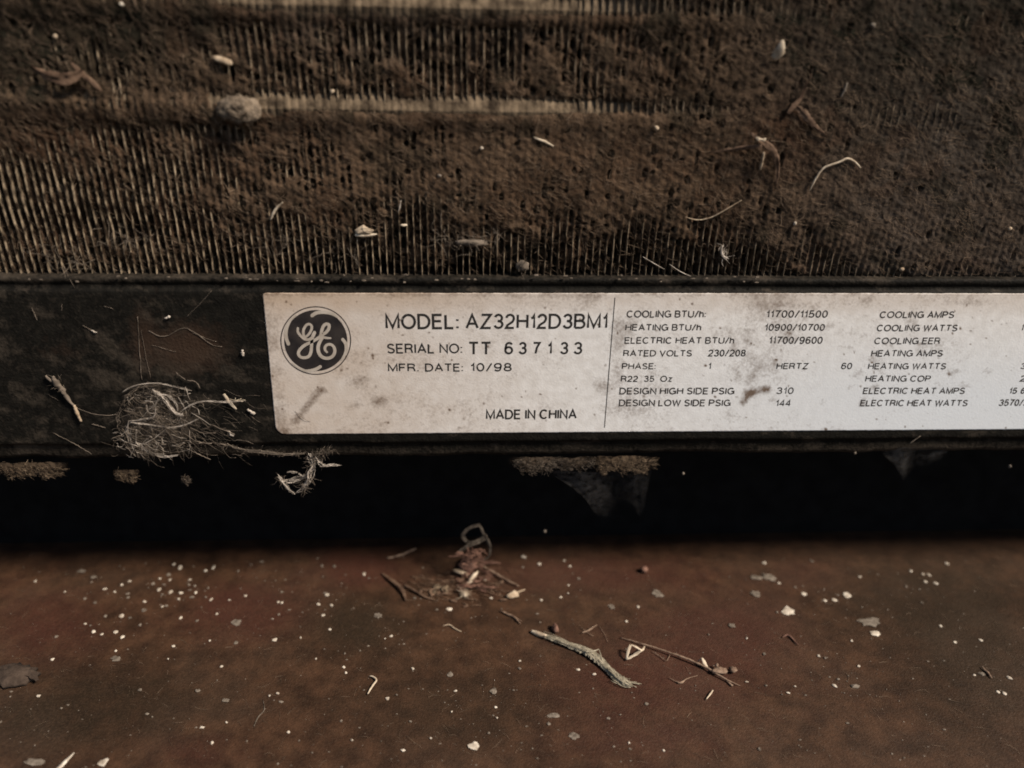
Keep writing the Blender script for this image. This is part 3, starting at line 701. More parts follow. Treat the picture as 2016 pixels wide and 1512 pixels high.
# ------------------------------------------------------------------ debris builders
def done(name, buf, m, label, cat, group=None, smooth=True, org=None):
    V = np.array(buf.V); c = V.mean(0) if org is None else org
    o = obj(name, mesh(name, V - c, buf.F, smooth), m); o.location = Vector(c * MM)
    return tag(o, label, cat, group)
def holder(name, c, label, cat):
    o = obj(name, None); o.location = Vector(np.asarray(c) * MM); o.empty_display_size = .004
    return tag(o, label, cat)
def sub(name, buf, m, par, smooth=True):
    c = np.array(par.location) / MM
    return obj(name, mesh(name, np.array(buf.V) - c, buf.F, smooth), m, par)
def path(surf, L, lifts):
    lifts = np.full(len(L), lifts) if np.isscalar(lifts) else lifts
    return [surf(x, y, l) for (x, y), l in zip(L, lifts)]
def fuzz(buf, P, n, ln, r, spread):
    """short hairs standing round a path or a point set"""
    P = np.array(P)
    for _ in range(n):
        p = P[RNG.integers(len(P))] + RNG.normal(0, spread, 3); q = p + RNG.normal(0, ln, 3)
        tube(buf, [p, (p + q) / 2 + RNG.normal(0, ln * .25, 3), q], [r, r, r * .5], 5, 3)
def ravel(buf, P, R, k=6, n=26, loose=.8):
    """a frayed strand: several thin threads wandering round one path"""
    R = np.full(len(P), R) if np.isscalar(R) else np.array(R, float)
    Q, RR = resample(P, R, n)
    for _ in range(k):
        i0 = 0 if RNG.uniform() < .6 else int(RNG.integers(0, n // 3)); i1 = n if RNG.uniform() < .6 else int(RNG.integers(2 * n // 3, n))
        w = np.cumsum(RNG.normal(0, 1, (n, 3)), axis=0); w = w - np.linspace(0, 1, n)[:, None] * w[-1]
        w = w / (np.abs(w).max() + 1e-6)
        off = RNG.normal(0, .55, 3)
        tube(buf, Q[i0:i1:2] + (w[i0:i1:2] * loose + off) * RR[i0:i1:2, None], np.maximum(.022, RR[i0:i1:2] * RNG.uniform(.14, .34)), max(6, (i1 - i0)), 4, .55, .012)
EX = np.array([1., 0, 0]); EY = np.array([0, 1., 0])

# ---- on the coil
def straw(name, surf, L, w, m, label, cat="straw", n=16, lift=.2, ends=.4):
    b = Buf(); R = np.full(len(L), w / 2); R[0] *= ends; R[-1] *= ends
    tube(b, path(surf, L, lift), R, n, 6, .18)
    return done(name, b, m, label, cat)
straw("straw_piece", onmat, [(557, 398), (546, 408), (538, 420), (533, 433)], .62, M_cream, "short pale curved straw on the left fins above the black rail")
straw("straw_piece", onmat, [(1050, 270), (1062, 275), (1075, 280), (1090, 288)], .55, M_cream, "short pinkish straight straw lying on the dust mid coil")
straw("curved_fibre", onmat, [(1594, 376), (1604, 355), (1620, 332), (1638, 324), (1655, 318), (1668, 312), (1682, 318), (1695, 331)], .42, M_cream, "long pale arched fibre on the grey dust right of the leaf scrap", "fibre", 34, .5)
straw("grass_sliver", onmat, [(1668, 163), (1663, 176), (1655, 192)], .7, M_grey, "dull pale sliver standing in the dust upper right", "sliver", 10, .3)
straw("thread", onmat, [(1350, 427), (1372, 433), (1400, 428), (1430, 412), (1460, 394)], .28, M_tan, "thin tan thread sagging over dusty fins below the leaf scrap", "thread", 26, .35)
straw("thread", onmat, [(1318, 150 * 0 + 520), (1340, 535), (1370, 548)], .2, M_silk, "faint thread above the right half of the rating label", "thread", 14, .3)
straw("thread", onmat, [(1265, 505), (1290, 520), (1308, 530)], .2, M_silk, "faint diagonal thread over the fins above the printed divider", "thread", 14, .3)
b = Buf(); tube(b, path(onmat, [(699, 463), (714, 464), (728, 463), (742, 461)], .5), [.25, .36, .36, .15], 12, 7, .12)
h = holder("seed_husk", onmat(718, 455), "brown husk with a white rod at its foot on the fins", "husk")
sub("white_rod", b, M_cream, h)
b = Buf(); flake_shape(b, onmat(716, 452, .2), EX * 1.9, CT * 1.0, CN, .8, 8, .35, .15); sub("husk_shell", b, M_tan, h, False)
b = Buf(); flake_shape(b, onmat(795, 443, .3), EX * .75, CT * .28, CN, .4, 8, .2); done("white_chip", b, M_cream, "tiny white chip right of the brown husk", "chip")
straw("silk_wisp", onmat, [(789, 395), (787, 408), (784, 418)], .4, M_silk, "small upright wisp just above the tiny white chip", "wisp", 8, .3)
b = Buf(); blade(b, path(onmat, [(1541, 79), (1538, 92), (1532, 106), (1522, 116)], [1.6, 1.2, .8, .4]), [.2, .7, 1.1, .6], CN, 10, 5, .3, .1, .04)
done("paper_scrap", b, M_cream, "cream torn scrap standing out of the dust near the top right", "scrap")
b = Buf(); lump(b, oncoil(470, 216, 1.5), EX * 3.3, CT * 2.3, CN * 1.3, 34, 22, .62, 2.4); fuzz(b, [onmat(470, 216, 1)], 60, 1.1, .035, 1.6)
done("dirt_clump", b, M_clump, "fuzzy tan dirt clump sitting on the left tube line", "clump")
b = Buf(); flake_shape(b, onmat(438, 119, .4), EX * 1.7 - CT * .5, CT * .7, CN, .6, 9, .25); done("dirt_crumb", b, M_tan, "pale flat crumb above the tan dirt clump", "crumb")
# leaf scrap with a dark hollow
h = holder("leaf_scrap", onmat(1490, 300), "curled brown leaf scrap with a white torn tip over the dust", "leaf")
b = Buf(); blade(b, path(onmat, [(1395, 301), (1430, 296), (1465, 291), (1500, 287)], [.4, .9, 1.8, 2.4]), [.12, .3, .45, .3], CN, 20, 5, .15, .05, .08); sub("left_lobe", b, M_brown, h)
b = Buf(); blade(b, path(onmat, [(1478, 262), (1496, 276), (1515, 290), (1528, 312), (1530, 345), (1526, 372)], [.8, 1.8, 2.0, 1.4, .8, .3]), [.2, .5, .75, .6, .4, .1], CN, 26, 7, .12, .05, .10); sub("main_lobe", b, M_brown, h)
b = Buf(); tube(b, path(onmat, [(1504, 300), (1500, 318), (1496, 336)], [2.0, 1.4, .8]), [.2, .32, .2], 9, 6); sub("pale_stalk", b, M_tan, h)
b = Buf()
for p, q in (((1488, 272), (1506, 277)), ((1493, 270), (1492, 277)), ((1498, 276), (1508, 274))): tube(b, path(onmat, [p, q], 2.6), .22, 6, 5)
sub("torn_tip", b, M_cream, h)
b = Buf(); blade(b, path(onmat, [(1550, 225), (1562, 210), (1575, 195), (1588, 165), (1598, 145)], .7), [.3, .55, .35, .15, .06], CN, 22, 5, .12, .05, .09)
blade(b, path(onmat, [(1562, 205), (1580, 222), (1600, 245), (1630, 270)], .6), [.2, .75, .6, .15], CN, 22, 7, .12, .05, .12); done("dead_leaf", b, M_brown, "forked brown dead leaf above the curled leaf scrap", "leaf")
b = Buf(); blade(b, path(onmat, [(60, 130), (95, 150), (135, 155), (165, 140)], [1, 1.6, 1.6, 1.0]), [.2, .9, 1.1, .3], CN, 24, 7, .12, .05, .14)
blade(b, path(onmat, [(140, 125), (160, 145), (185, 165), (200, 180)], 1.0), [.3, .6, .6, .2], CN, 12, 5, .3, .1, .05); done("dead_leaf", b, M_brown, "reddish dead leaf in the dark top left corner of the fins", "leaf")
for i, (px, py, r, m, l) in enumerate([(948, 292, .32, M_white, "tiny white grain left of the pinkish straw"), (866, 346, .42, M_grey, "dull grain in the dust below and left of the pinkish straw"), (1292, 251, .5, M_tan, "tan grain right of the pinkish straw"),
        (1565, 440, .36, M_white, "bright grain on the bare fins below the arched fibre"), (240, 8, .38, M_white, "bright speck at the very top of the fins"), (655, 180, .4, M_tan, "small bright grain just above the bright tube line"),
        (110, 72, .38, M_tan, "pale grain in the greenish dust top left"), (1775, 530, .42, M_tan, "tan grain at the foot of the right fins"), (1988, 450, .45, M_tan, "tan grain in the grey dust at far right"), (1718, 50, .5, M_grey, "dull grain in the dark dust top right")]):
    b = Buf(); flake_shape(b, onmat(px, py, .3), EX * r * 1.1, CT * r, CN, r, 8, .3); done("grain", b, m, l, "grain")
h_ = [(1423, 483), (1420, 495), (1424, 505), (1432, 508)]
b = Buf(); tube(b, path(onmat, h_, .5), [.15, .3, .35, .15], 8, 5, .4); fuzz(b, path(onmat, h_, .5), 26, .7, .05, .2); done("fluff_tuft", b, M_silk, "small whitish fluff tuft on the fins above the label", "fluff")
b = Buf(); lump(b, onmat(1028, 524, .5), EX * 1.3, CT * 1.2, CN * .9, 14, 9, .4, 2.2); fuzz(b, [onmat(1028, 524, .6)], 16, .8, .05, .7); done("lint_ball", b, M_silkdim, "dull lint ball at the foot of the fins above the label", "lint")
b = Buf(); fuzz(b, path(onmat, [(905, 480), (930, 470), (960, 472), (870, 465)], .6), 60, 2.0, .05, 1.2); lump(b, onmat(930, 478, .2), EX * 3.2, CT * .8, CN * .7, 16, 8, .4, 2); done("lint_wad", b, M_silkdim, "ragged lint wad hanging over the fins above the model number", "lint")
b = Buf(); fuzz(b, path(onmat, [(640, 495), (670, 505), (690, 500), (520, 475), (560, 480)], .4), 70, 1.8, .045, 1.2); done("lint_strands", b, M_silkdim, "loose lint strands over bare fins above the round emblem", "lint")
b = Buf(); fuzz(b, path(onmat, [(90, 495), (130, 505), (160, 510), (240, 470), (290, 478)], .4), 80, 2.0, .05, 1.3); done("lint_strands", b, M_silkdim, "loose lint strands over bare fins in the lower left", "lint")
b = Buf()
for _ in range(45):
    px = RNG.uniform(0, 1500); py = RNG.uniform(545, 560)
    p = onrail(px, py, .35); flake_shape(b, p + np.array([0, .2, .3]), EX * RNG.uniform(.15, .5), EY * .2, NZ, RNG.uniform(.1, .3), 6, .4)
tag(obj("ledge_crumbs", b.mesh("ledge_crumbs"), M_silkdim), "small crumbs lying along the ledge under the fins", "crumbs", kind="stuff")

# ---- cobweb nest on the black rail
Z6 = crop(0, 540, 2.88); Z5 = crop(360, 740, 5.815)
nest = holder("cobweb_nest", onrail(315, 830), "tangled dusty cobweb nest on the black rail left of the label", "cobweb")
b = Buf()
for L, r, lf in [([(870, 655), (920, 690), (960, 745), (1000, 785), (1050, 800)], .20, 1.6), ([(900, 680), (960, 690), (1000, 735), (1010, 780)], .11, 1.5), ([(1010, 790), (1080, 742), (1160, 720), (1270, 725), (1390, 715)], .12, 1.2),
        ([(730, 830), (800, 825), (870, 810), (882, 760)], .15, 1.4), ([(740, 840), (860, 855), (960, 870), (1030, 860), (1125, 820)], .14, 1.4), ([(730, 830), (722, 890), (728, 930), (735, 972)], .17, 1.2),
        ([(770, 950), (850, 1010), (930, 1035), (1015, 1025)], .14, .9), ([(690, 670), (760, 632), (880, 615), (1000, 640), (1090, 660)], .10, 1.0)]:
    ravel(b, path(onrail, Z6(L), lf), r * .95, 7, 34, 1.6)
sub("bright_strand", b, M_silk, nest)
b = Buf(); bb = Buf()
n_ = 0
while n_ < 560:                                                      # the net itself
    x, y = RNG.uniform(225, 400), RNG.uniform(752, 905)
    th_ = math.atan2((y - 828) / 74, (x - 312) / 84); e = (((x - 312) / 84) ** 2 + ((y - 828) / 74) ** 2) / (.55 + .9 * float(fbm(th_ * 1.3 + 9, 2.0, 97, 3))) ** 2
    if e > 1 or (RNG.uniform() < .6 and x > 335) or float(fbm(x / 22, y / 17, 98, 3)) < .42: continue
    a = math.radians(RNG.normal(28, 30) if RNG.uniform() < .55 else RNG.uniform(0, 180)); ln = RNG.uniform(6, 30) * (1 if RNG.uniform() < .85 else 2)
    x2, y2 = x + math.cos(a) * ln, y + math.sin(a) * ln
    if ((x2 - 312) / 115) ** 2 + ((y2 - 828) / 85) ** 2 > 1: continue
    l0, l1 = RNG.uniform(.15, 2.0, 2)
    p, q = onrail(x, y, l0), onrail(x2, y2, l1); m_ = (p + q) / 2 + RNG.normal(0, .35, 3)
    r = math.exp(RNG.normal(-3.4, .45)); tube(b if RNG.uniform() < .80 else bb, [p, m_, q], [r, r, r * .8], 8, 3, .5, .03); n_ += 1
for k in range(190):                                                 # loose strands caught on the rail round the net
    x, y = RNG.normal(365, 75), RNG.normal(852, 38)
    if y > 900 or y < 745 or x < 190: continue
    a = math.radians(RNG.normal(24, 25)); ln = RNG.uniform(10, 46)
    l0 = RNG.uniform(.06, .5); tube(b, [onrail(x, y, l0), onrail(x + math.cos(a) * ln * .5, y + math.sin(a) * ln * .5 + RNG.normal(0, 4), l0 + .2), onrail(x + math.cos(a) * ln, y + math.sin(a) * ln, .1)], math.exp(RNG.normal(-3.7, .35)), 8, 3, .5, .03)
for k in range(34):                                                  # denser left edge
    a = math.radians(RNG.uniform(120, 250)); a2 = a + RNG.uniform(.15, .4)
    p = onrail(312 + 80 * math.cos(a), 828 + 72 * math.sin(a), RNG.uniform(.2, 1.5)); q = onrail(312 + 80 * math.cos(a2), 828 + 72 * math.sin(a2), RNG.uniform(.2, 1.5))
    tube(b, [p, (p + q) / 2 + RNG.normal(0, .4, 3), q], .055, 8, 3, .5, .03)
for L in ([(1040, 900), (1120, 950), (1200, 960)], [(1290, 960), (1330, 985), (1390, 995)], [(1060, 990), (1190, 1050)], [(1060, 600), (1110, 610), (1135, 650)], [(1050, 640), (1045, 690)], [(640, 930), (680, 915)],
          [(1080, 870), (1150, 900), (1220, 900)], [(1200, 850), (1260, 880), (1330, 905)], [(1000, 560), (1050, 600)]):
    tube(b, path(onrail, Z6(L), .5), .09, 12, 4, .5, .05)
sub("net", b, M_silkdim, nest); sub("pale_net", bb, M_silk, nest)
V_ = []; cv_ = []
for i in range(22):
    for j in range(13):
        a = 2 * math.pi * i / 21; rr = j / 12 * (.6 + .8 * float(fbm(3 + 2.2 * math.cos(a), 3 + 2.2 * math.sin(a), 99, 3)))
        V_.append(onrail(314 + 82 * rr * math.cos(a) + 6 * math.sin(3 * a), 830 + 73 * rr * math.sin(a), .25 + 1.1 * (1 - rr * rr) + .25 * math.sin(5 * a + 6 * rr)))
        cv_.append((1 - (j / 12) ** 3) * .55)
me = mesh("silk_sheet", np.array(V_) - np.array(nest.location) / MM, grid_faces(22, 13), True); attr(me, "cover", cv_); obj("silk_sheet", me, M_nestsheet, nest)
b = Buf(); tube(b, path(onrail, Z6([(440, 760), (520, 790), (600, 800), (665, 795)]), [.4, .7, .9, .6]), .07, 20, 4, .4, .02); done("cobweb_thread", b, M_silkdim, "thin cobweb thread joining the sliver to the nest", "cobweb")
b = Buf(); tube(b, path(onrail, Z6([(420, 742), (435, 780), (460, 835)]), .5), [.28, .42, .25], 12, 6, .25); done("wood_sliver", b, M_tan, "orange tan sliver hanging left of the cobweb nest", "sliver")
b = Buf(); tube(b, path(onrail, Z6([(300, 580), (320, 615), (350, 650), (380, 700), (420, 745)]), [.6, .9, .6, .5, .4]), [.2, .75, .5, .4, .2], 18, 6, .4, .05); tube(b, path(onrail, Z6([(258, 575), (285, 600), (320, 615)]), .6), [.25, .3, .4], 8, 5, .3); fuzz(b, path(onrail, Z6([(320, 610), (345, 640)]), .6), 30, .7, .045, .4)
done("lint_twist", b, M_silkdim, "twisted lint scrap above the orange sliver on the left rail", "lint")
b = Buf(); blade(b, path(onrail, Z6([(1268, 678), (1300, 722), (1340, 766)]), .6), [.3, .45, .2], NY, 12, 5, .2, .1, .06)
for q in ((1390, 712), (1380, 722), (1370, 705), (1345, 718), (1335, 700)): tube(b, path(onrail, Z6([(1300, 705), (1330, 715), q]), [.7, 1.1, .8]), .05, 8, 3)
done("bark_chip", b, M_cream, "pale chip with fine hairs between nest and label", "chip")
for i, (L, r, l) in enumerate([([(1372, 430), (1376, 462)], .34, "white crumb on the black rail left of the emblem"), ([(1405, 765), (1440, 795)], .38, "lilac white crumb beside the label's left edge"), ([(1290, 890), (1325, 912)], .28, "pale crumb low on the rail left of the label corner"), ([(935, 250), (965, 240)], .28, "pale crumb high on the rail above the nest"), ([(520, 318), (545, 330)], .2, "small crumb on the upper left rail")]):
    b = Buf(); tube(b, path(onrail, Z6(L), .25), [r * .6, r], 6, 6, .5, .08); done("crumb", b, M_silk, l, "crumb")
b = Buf()
for L in ([(780, 240), (785, 330), (790, 420), (800, 560), (805, 600)], [(800, 320), (830, 480), (855, 590)], [(1060, 240), (1120, 180), (1200, 95)], [(840, 320), (930, 355), (1040, 305), (1120, 340), (1200, 400), (1260, 410)], [(180, 190), (210, 260)], [(860, 400), (960, 430), (1000, 440)], [(350, 170), (350, 205)], [(590, 180), (640, 195)], [(470, 290), (540, 330)],
          [(300, 900), (420, 960), (520, 1020)], [(270, 680), (330, 715)], [(520, 850), (600, 870)], [(1090, 330), (1170, 365), (1230, 380)]):
    tube(b, path(onrail, Z6(L), .12), RNG.uniform(.035, .075), 20, 4, .5, .04)
done("cobweb_threads", b, M_silkdim, "faint cobweb threads stuck across the black rail above the nest", "cobweb")
# fuzzy line and hanging cobweb at the rail's lower edge
b = Buf()
L = Z6([(1220, 955), (1290, 970), (1400, 1000), (1500, 1008), (1620, 1022), (1740, 1016)]); pp = path(onrail, L, .2); ravel(b, pp, [.12, .2, .16, .26, .22, .26], 7, 50, 1.2)
P_, _ = resample(pp, np.ones(len(pp)), 60); fuzz(b, P_, 190, .42, .028, .28); done("lint_line", b, M_silkdim, "fuzzy lint line along the rail's lower edge under the label corner", "lint")
hang = holder("hanging_cobweb", onY(600, 925, 1.0), "whitish cobweb scrap dangling below the rail under the round emblem", "cobweb")
surf = lambda px, py, lift: onY(px, py, .6 - lift)
b = Buf()
for L, r in [([(1500, 990), (1450, 1130), (1370, 1280), (1280, 1352)], [.42, .5, .34, .22]), ([(1280, 1352), (1210, 1300), (1150, 1215), (1085, 1140)], [.18, .15, .36, .22]), ([(1155, 1210), (1240, 1205), (1310, 1180), (1400, 1150)], [.4, .28, .25, .3]), ([(1310, 1110), (1250, 1100), (1190, 1105)], [.2, .13, .08]), ([(1330, 1120), (1390, 1150), (1470, 1080)], [.2, .22, .2]),
             ([(1440, 880), (1465, 950), (1480, 1010)], [.3, .42, .4]), ([(1520, 930), (1560, 990), (1620, 1025)], .28), ([(1600, 1022), (1700, 1022), (1812, 1020)], [.24, .26, .12])]:
    ravel(b, path(surf, Z5(L), RNG.uniform(.1, .7)), np.array(r) * .85 if not np.isscalar(r) else r * .85, 8, 30, 2.0)
sub("strand", b, M_silk, hang)
b = Buf(); fuzz(b, path(surf, Z5([(1500, 930), (1540, 900), (1460, 960), (1580, 880), (1420, 1150), (1380, 1260), (1470, 1060), (1130, 1190), (1660, 850)]), .4), 170, 1.1, .045, .45); sub("fuzz", b, M_silkdim, hang)

# ---- pads of lint under the rail
def pad(name, px0, px1, py, hpx, label, m=M_lint, y=.6, nh=160):
    """a flat ragged felt of lint clinging under the rail: a thin torn sheet and the fibres that make it"""
    n = max(14, int((px1 - px0) / 3)); k = 9; V = []; cv = []; pts = []; sd_ = int(RNG.integers(900))
    for i in range(n + 1):
        f = i / n; px = px0 + (px1 - px0) * f; tap = min(1, 7 * f + .1, 5 * (1 - f) + .1)
        lo_ = py + hpx * .62 * tap * (.1 + 1.5 * float(fbm(f * n / 5.0, 3.3, sd_, 5)) - .25); hi_ = py - 12 - hpx * .25 * float(fbm(f * n / 6.0, 9.1, sd_, 3))
        for j in range(k):
            g = j / (k - 1); dd = .5 * float(fbm(f * n / 4.0, g * 3, sd_ + 3, 3))
            p = onY(px, hi_ * (1 - g) + lo_ * g, y - dd + .9 * g); V.append(p); cv.append(min(1, 4 * f, 4 * (1 - f)) * (1.15 - 1.0 * g ** 2))
            if .15 < g and .03 < f < .97 and RNG.uniform() < min(1, 5 * f, 4 * (1 - f)) * (.25 + .75 * (float(fbm(f * n / 3.0, g * 2, sd_ + 8, 3)) > .48)): pts.append(p)
    h = holder(name, V[len(V) // 2], label, "lint")
    me = mesh("felt", np.array(V) - np.array(h.location) / MM, grid_faces(n + 1, k), True); attr(me, "cover", cv); obj("felt", me, M_padsheet if m is M_lint else M_padsheetdim, h)
    b = Buf()
    for _ in range(nh * 4):
        p = pts[RNG.integers(len(pts))] + RNG.normal(0, .12, 3) + np.array([0, -.08, 0]); a_ = RNG.normal(0, .7); q = p + np.array([math.cos(a_), RNG.normal(0, .25), math.sin(a_)]) * RNG.uniform(.3, 1.3)
        rr = math.exp(RNG.normal(-3.7, .3)); tube(b, [p, (p + q) / 2 + RNG.normal(0, .12, 3), q], rr, 4, 3, .4)
    sub("fibre", b, m if m is not M_lint else M_padhair, h)
pad("lint_pad", 1000, 1185, 915, 26, "dull tan lint pad under the rail left of the crusty one", M_silkdim, .8, 120)
pad("lint_pad", 1165, 1298, 915, 34, "crusty tan lint pad stuck below the rail under the label", M_lint, .3, 170)
pad("lint_pad", -30, 135, 926, 26, "long tan lint pad under the rail at the far left", M_lint, 1.2, 110)
pad("dirt_crust", 222, 275, 940, 20, "small brown crust hanging below the cobweb nest", M_lint, 1.2, 40)
pad("lint_crumb", 355, 375, 950, 10, "tiny dim crumb hanging in the dark right of the brown crust", M_silkdim, 1.6, 12)
def sheet(name, outline, cov, label, y0, bend):
    """hanging silk: a thin curved sheet between the rail and its free lower edge"""
    top, bot = outline; n = 30; k = 18; V = []; cv = []
    for i in range(n):
        f = i / (n - 1)
        xt = np.interp(f, np.linspace(0, 1, len(top)), [p[0] for p in top]); yt = np.interp(f, np.linspace(0, 1, len(top)), [p[1] for p in top])
        xb = np.interp(f, np.linspace(0, 1, len(bot)), [p[0] for p in bot]); yb = np.interp(f, np.linspace(0, 1, len(bot)), [p[1] for p in bot])
        for j in range(k):
            g = j / (k - 1)
            V.append(onY(xt * (1 - g) + xb * g, yt * (1 - g) + yb * g, y0 + bend * math.sin(g * 2.2) + .5 * math.sin(f * 9 + g * 4)))
            cv.append(cov * math.sin(math.pi * f) ** .8 * min(1, 1.5 * (1 - g)) * (.55 + .45 * math.sin(f * 6.0 + 1.0)))
    me = mesh(name, np.array(V), grid_faces(n, k), True); attr(me, "cover", cv)
    return tag(obj(name, me, M_sheet), label, "cobweb")
sheet("cobweb_sheet", ([(1070, 926), (1180, 930), (1285, 926)], [(1095, 940), (1128, 962), (1155, 985), (1172, 1015), (1195, 1022), (1215, 1008), (1228, 985), (1246, 1000), (1262, 1024), (1270, 1000), (1278, 950)]), .62, "grey translucent cobweb sheet hanging in the dark gap under the crusty pad", 1.4, 2.0)
sheet("cobweb_sheet", ([(1730, 885), (1790, 880), (1870, 885)], [(1742, 900), (1762, 918), (1778, 948), (1790, 938), (1806, 922), (1830, 915), (1862, 900)]), .65, "dim cobweb sheet hanging off the rail under the right end of the label", 1.2, 1.0)
b = Buf(); tube(b, path(surf, [(1790, 874), (1812, 858)], .6), .12, 6, 4); done("silk_wisp", b, M_silkdim, "short pale wisp above the dim right cobweb sheet", "wisp")
for px, py, r, l in ((1345, 932, .35, "dim grain in the dark gap right of the crusty pad"), (1073, 1046, .4, "dim grain in the dark gap near the floor"), (1988, 918, .4, "pale grain below the rail at far right"), (1683, 892, .35, "dim grain below the rail left of the dim right cobweb"), (1604, 857, .38, "pale dot just under the label's lower edge")):
    b = Buf(); lump(b, onY(px, py, 1.2 if py < 1000 else 12), EX * r, EY * r, NZ * r, 8, 6, .4); done("grain", b, M_grey, l, "grain")

# ---- floor litter: the tuft of dead plant at the rim of the shade
Z7 = crop(740, 1010, 6.3); Zc = crop(1000, 1200, 4.2)
yb_ = onfloor(930, 1135)[1]
up_ = lambda px, py, lift: onY(px, py, yb_ - lift)
tuft = holder("dead_plant_tuft", onfloor(930, 1130), "tangled dead plant tuft with a raised loop at the edge of the shade", "plant")
b = Buf()
for L, r in [([(1070, 280), (1110, 225), (1180, 175), (1285, 152), (1325, 225), (1365, 295), (1410, 390), (1422, 490), (1385, 565), (1300, 600)], .34), ([(1070, 280), (1095, 330), (1140, 365)], .36), ([(1372, 295), (1290, 345), (1200, 375), (1110, 430), (1000, 515)], .42)]:
    ravel(b, path(up_, Z7(L), RNG.uniform(0, 2)), r, 9, 34, .8)
sub("loop_strand", b, M_silkdim, tuft)
b = Buf()
for _ in range(46):
    x, y = RNG.normal(1170, 90), RNG.normal(530, 55); a = RNG.uniform(0, 6.28); ln = RNG.uniform(60, 190)
    L = Z7([(x, y), (x + math.cos(a) * ln * .5 + RNG.normal(0, 15), y + math.sin(a) * ln * .25), (x + math.cos(a) * ln, y + math.sin(a) * ln * .5)])
    tube(b, path(up_, L, RNG.uniform(0, 4)), RNG.uniform(.08, .24), 8, 4, .4, .04)
sub("tangle", b, M_reddebris, tuft)
b = Buf()
for _ in range(60):
    x, y = RNG.uniform(960, 1420), RNG.uniform(620, 960); a = RNG.uniform(-.9, .9); ln = RNG.uniform(60, 260)
    L = Z7([(x, y), (x + ln * .5, y + math.sin(a) * ln * .3), (x + math.cos(a) * ln, y + math.sin(a) * ln * .5)])
    tube(b, path(onfloor, L, [RNG.uniform(.2, 2.2), RNG.uniform(.2, 2.2), .2]), RNG.uniform(.06, .2), 8, 4, .4, .04)
lump(b, onfloor(*Z7([(1150, 640)])[0], 1.0), EX * 2.6, EY * 2.6, NZ * 1.6, 16, 10, .6, 2.4)
sub("root_mass", b, M_reddebris, tuft)
b = Buf()                                                            # matted litter spreading on both sides
for _ in range(150):
    x, y = RNG.normal(1000, 330), RNG.normal(900, 110)
    if not (330 < x < 1750 and 640 < y < 1150): continue
    a = RNG.normal(.45, .5); ln = RNG.uniform(40, 190)
    L = Z7([(x, y), (x + ln * .5, y + math.sin(a) * ln * .28 + RNG.normal(0, 8)), (x + math.cos(a) * ln, y + math.sin(a) * ln * .5)])
    tube(b, path(onfloor, L, [RNG.uniform(.05, .6), RNG.uniform(.1, .9), .1]), math.exp(RNG.normal(-2.6, .45)), 8, 4, .5, .04)
for _ in range(16):
    x, y = RNG.normal(900, 260), RNG.normal(960, 80); flake_shape(b, onfloor(*Z7([(x, y)])[0], .1), EX * RNG.uniform(.4, 1.0), EY * RNG.uniform(.3, .8), NZ, .35, 8, .45, .15)
sub("matted_litter", b, M_brown, tuft)
b = Buf(); blade(b, path(onfloor, Z7([(960, 705), (1050, 730), (1150, 765)]), [1.2, 1.3, .8]), [.5, .75, .3], NZ, 10, 5, .2, .1, .05); sub("leaf_piece", b, M_tan, tuft)
b = Buf(); tube(b, path(onfloor, Z7([(1265, 722), (1225, 770), (1175, 830), (1130, 895)]), [2.2, 1.8, 1.0, .4]), [.2, .55, .62, .35], 14, 7, .25); done("white_stub", b, M_cream, "white chewed stub leaning in the dead plant tuft", "stub")
b = Buf(); c = onfloor(*Z7([(1100, 1010)])[0], .7); lump(b, c, EX * .8, EY * .8, NZ * .7, 14, 9, .4, 3); fuzz(b, [c], 120, .85, .05, .3); done("fluff_ball", b, M_cream, "white fluffy ball on the floor in front of the tuft", "fluff")
b = Buf()
for _ in range(9): lump(b, onfloor(*Z7([(RNG.uniform(725, 900), RNG.uniform(910, 985))])[0], .4), EX * RNG.uniform(.5, 1.1), EY * RNG.uniform(.5, .9), NZ * RNG.uniform(.4, .8), 10, 7, .5, 2.5)
done("moss_crumb", b, M_lint, "olive mossy clump left of the white fluffy ball", "clump")
b = Buf(); blade(b, path(onfloor, Z7([(75, 745), (170, 810), (260, 880), (330, 950), (375, 1080)]), [.5, .9, 1.1, 1.2, .6]), [.15, .4, .5, .45, .25], NZ, 30, 7, .3, .08, .09); tube(b, path(onfloor, Z7([(350, 890), (480, 960), (600, 1035), (720, 1075)]), [1.0, .9, .6, .3]), [.3, .3, .26, .12], 18, 5, .35)
for k in range(9): tube(b, path(onfloor, Z7([(420 + k * 30, 930 + k * 14), (520 + k * 30, 1000 + k * 12)]), .3), .09, 8, 4, .4, .05)
done("dead_stalk", b, M_brown, "reddish brown dead stem splitting into fibres left of the tuft", "stem")
b = Buf(); tube(b, path(onfloor, Z7([(135, 560), (280, 530), (400, 485), (495, 437)]), [.3, .5, .7, .9]), [.22, .34, .36, .2], 18, 6, .25); done("grey_twig", b, M_twig, "grey twig lying in the shade left of the tuft", "twig")
b = Buf(); tube(b, path(onfloor, Z7([(1250, 620), (1380, 690), (1500, 760), (1640, 840), (1775, 905)]), [1.2, 1.1, .9, .8, .6]), [.2, .26, .3, .28, .15], 24, 6, .35, .03); done("thin_twig", b, M_twig, "thin reddish twig running right from the tuft", "twig")
b = Buf(); flake_shape(b, onfloor(*Z7([(1700, 1035)])[0], .2), EX * 1.3 + EY * .9, EX * -.5 + EY * .9, NZ, .8, 7, .4, .3); blade(b, path(onfloor, Z7([(1740, 990), (1800, 965), (1850, 950)]), .7), [.2, .35, .15], NZ, 8, 5, .3); done("bract", b, M_tan, "pinkish triangular bract at the end of the thin twig", "bract")
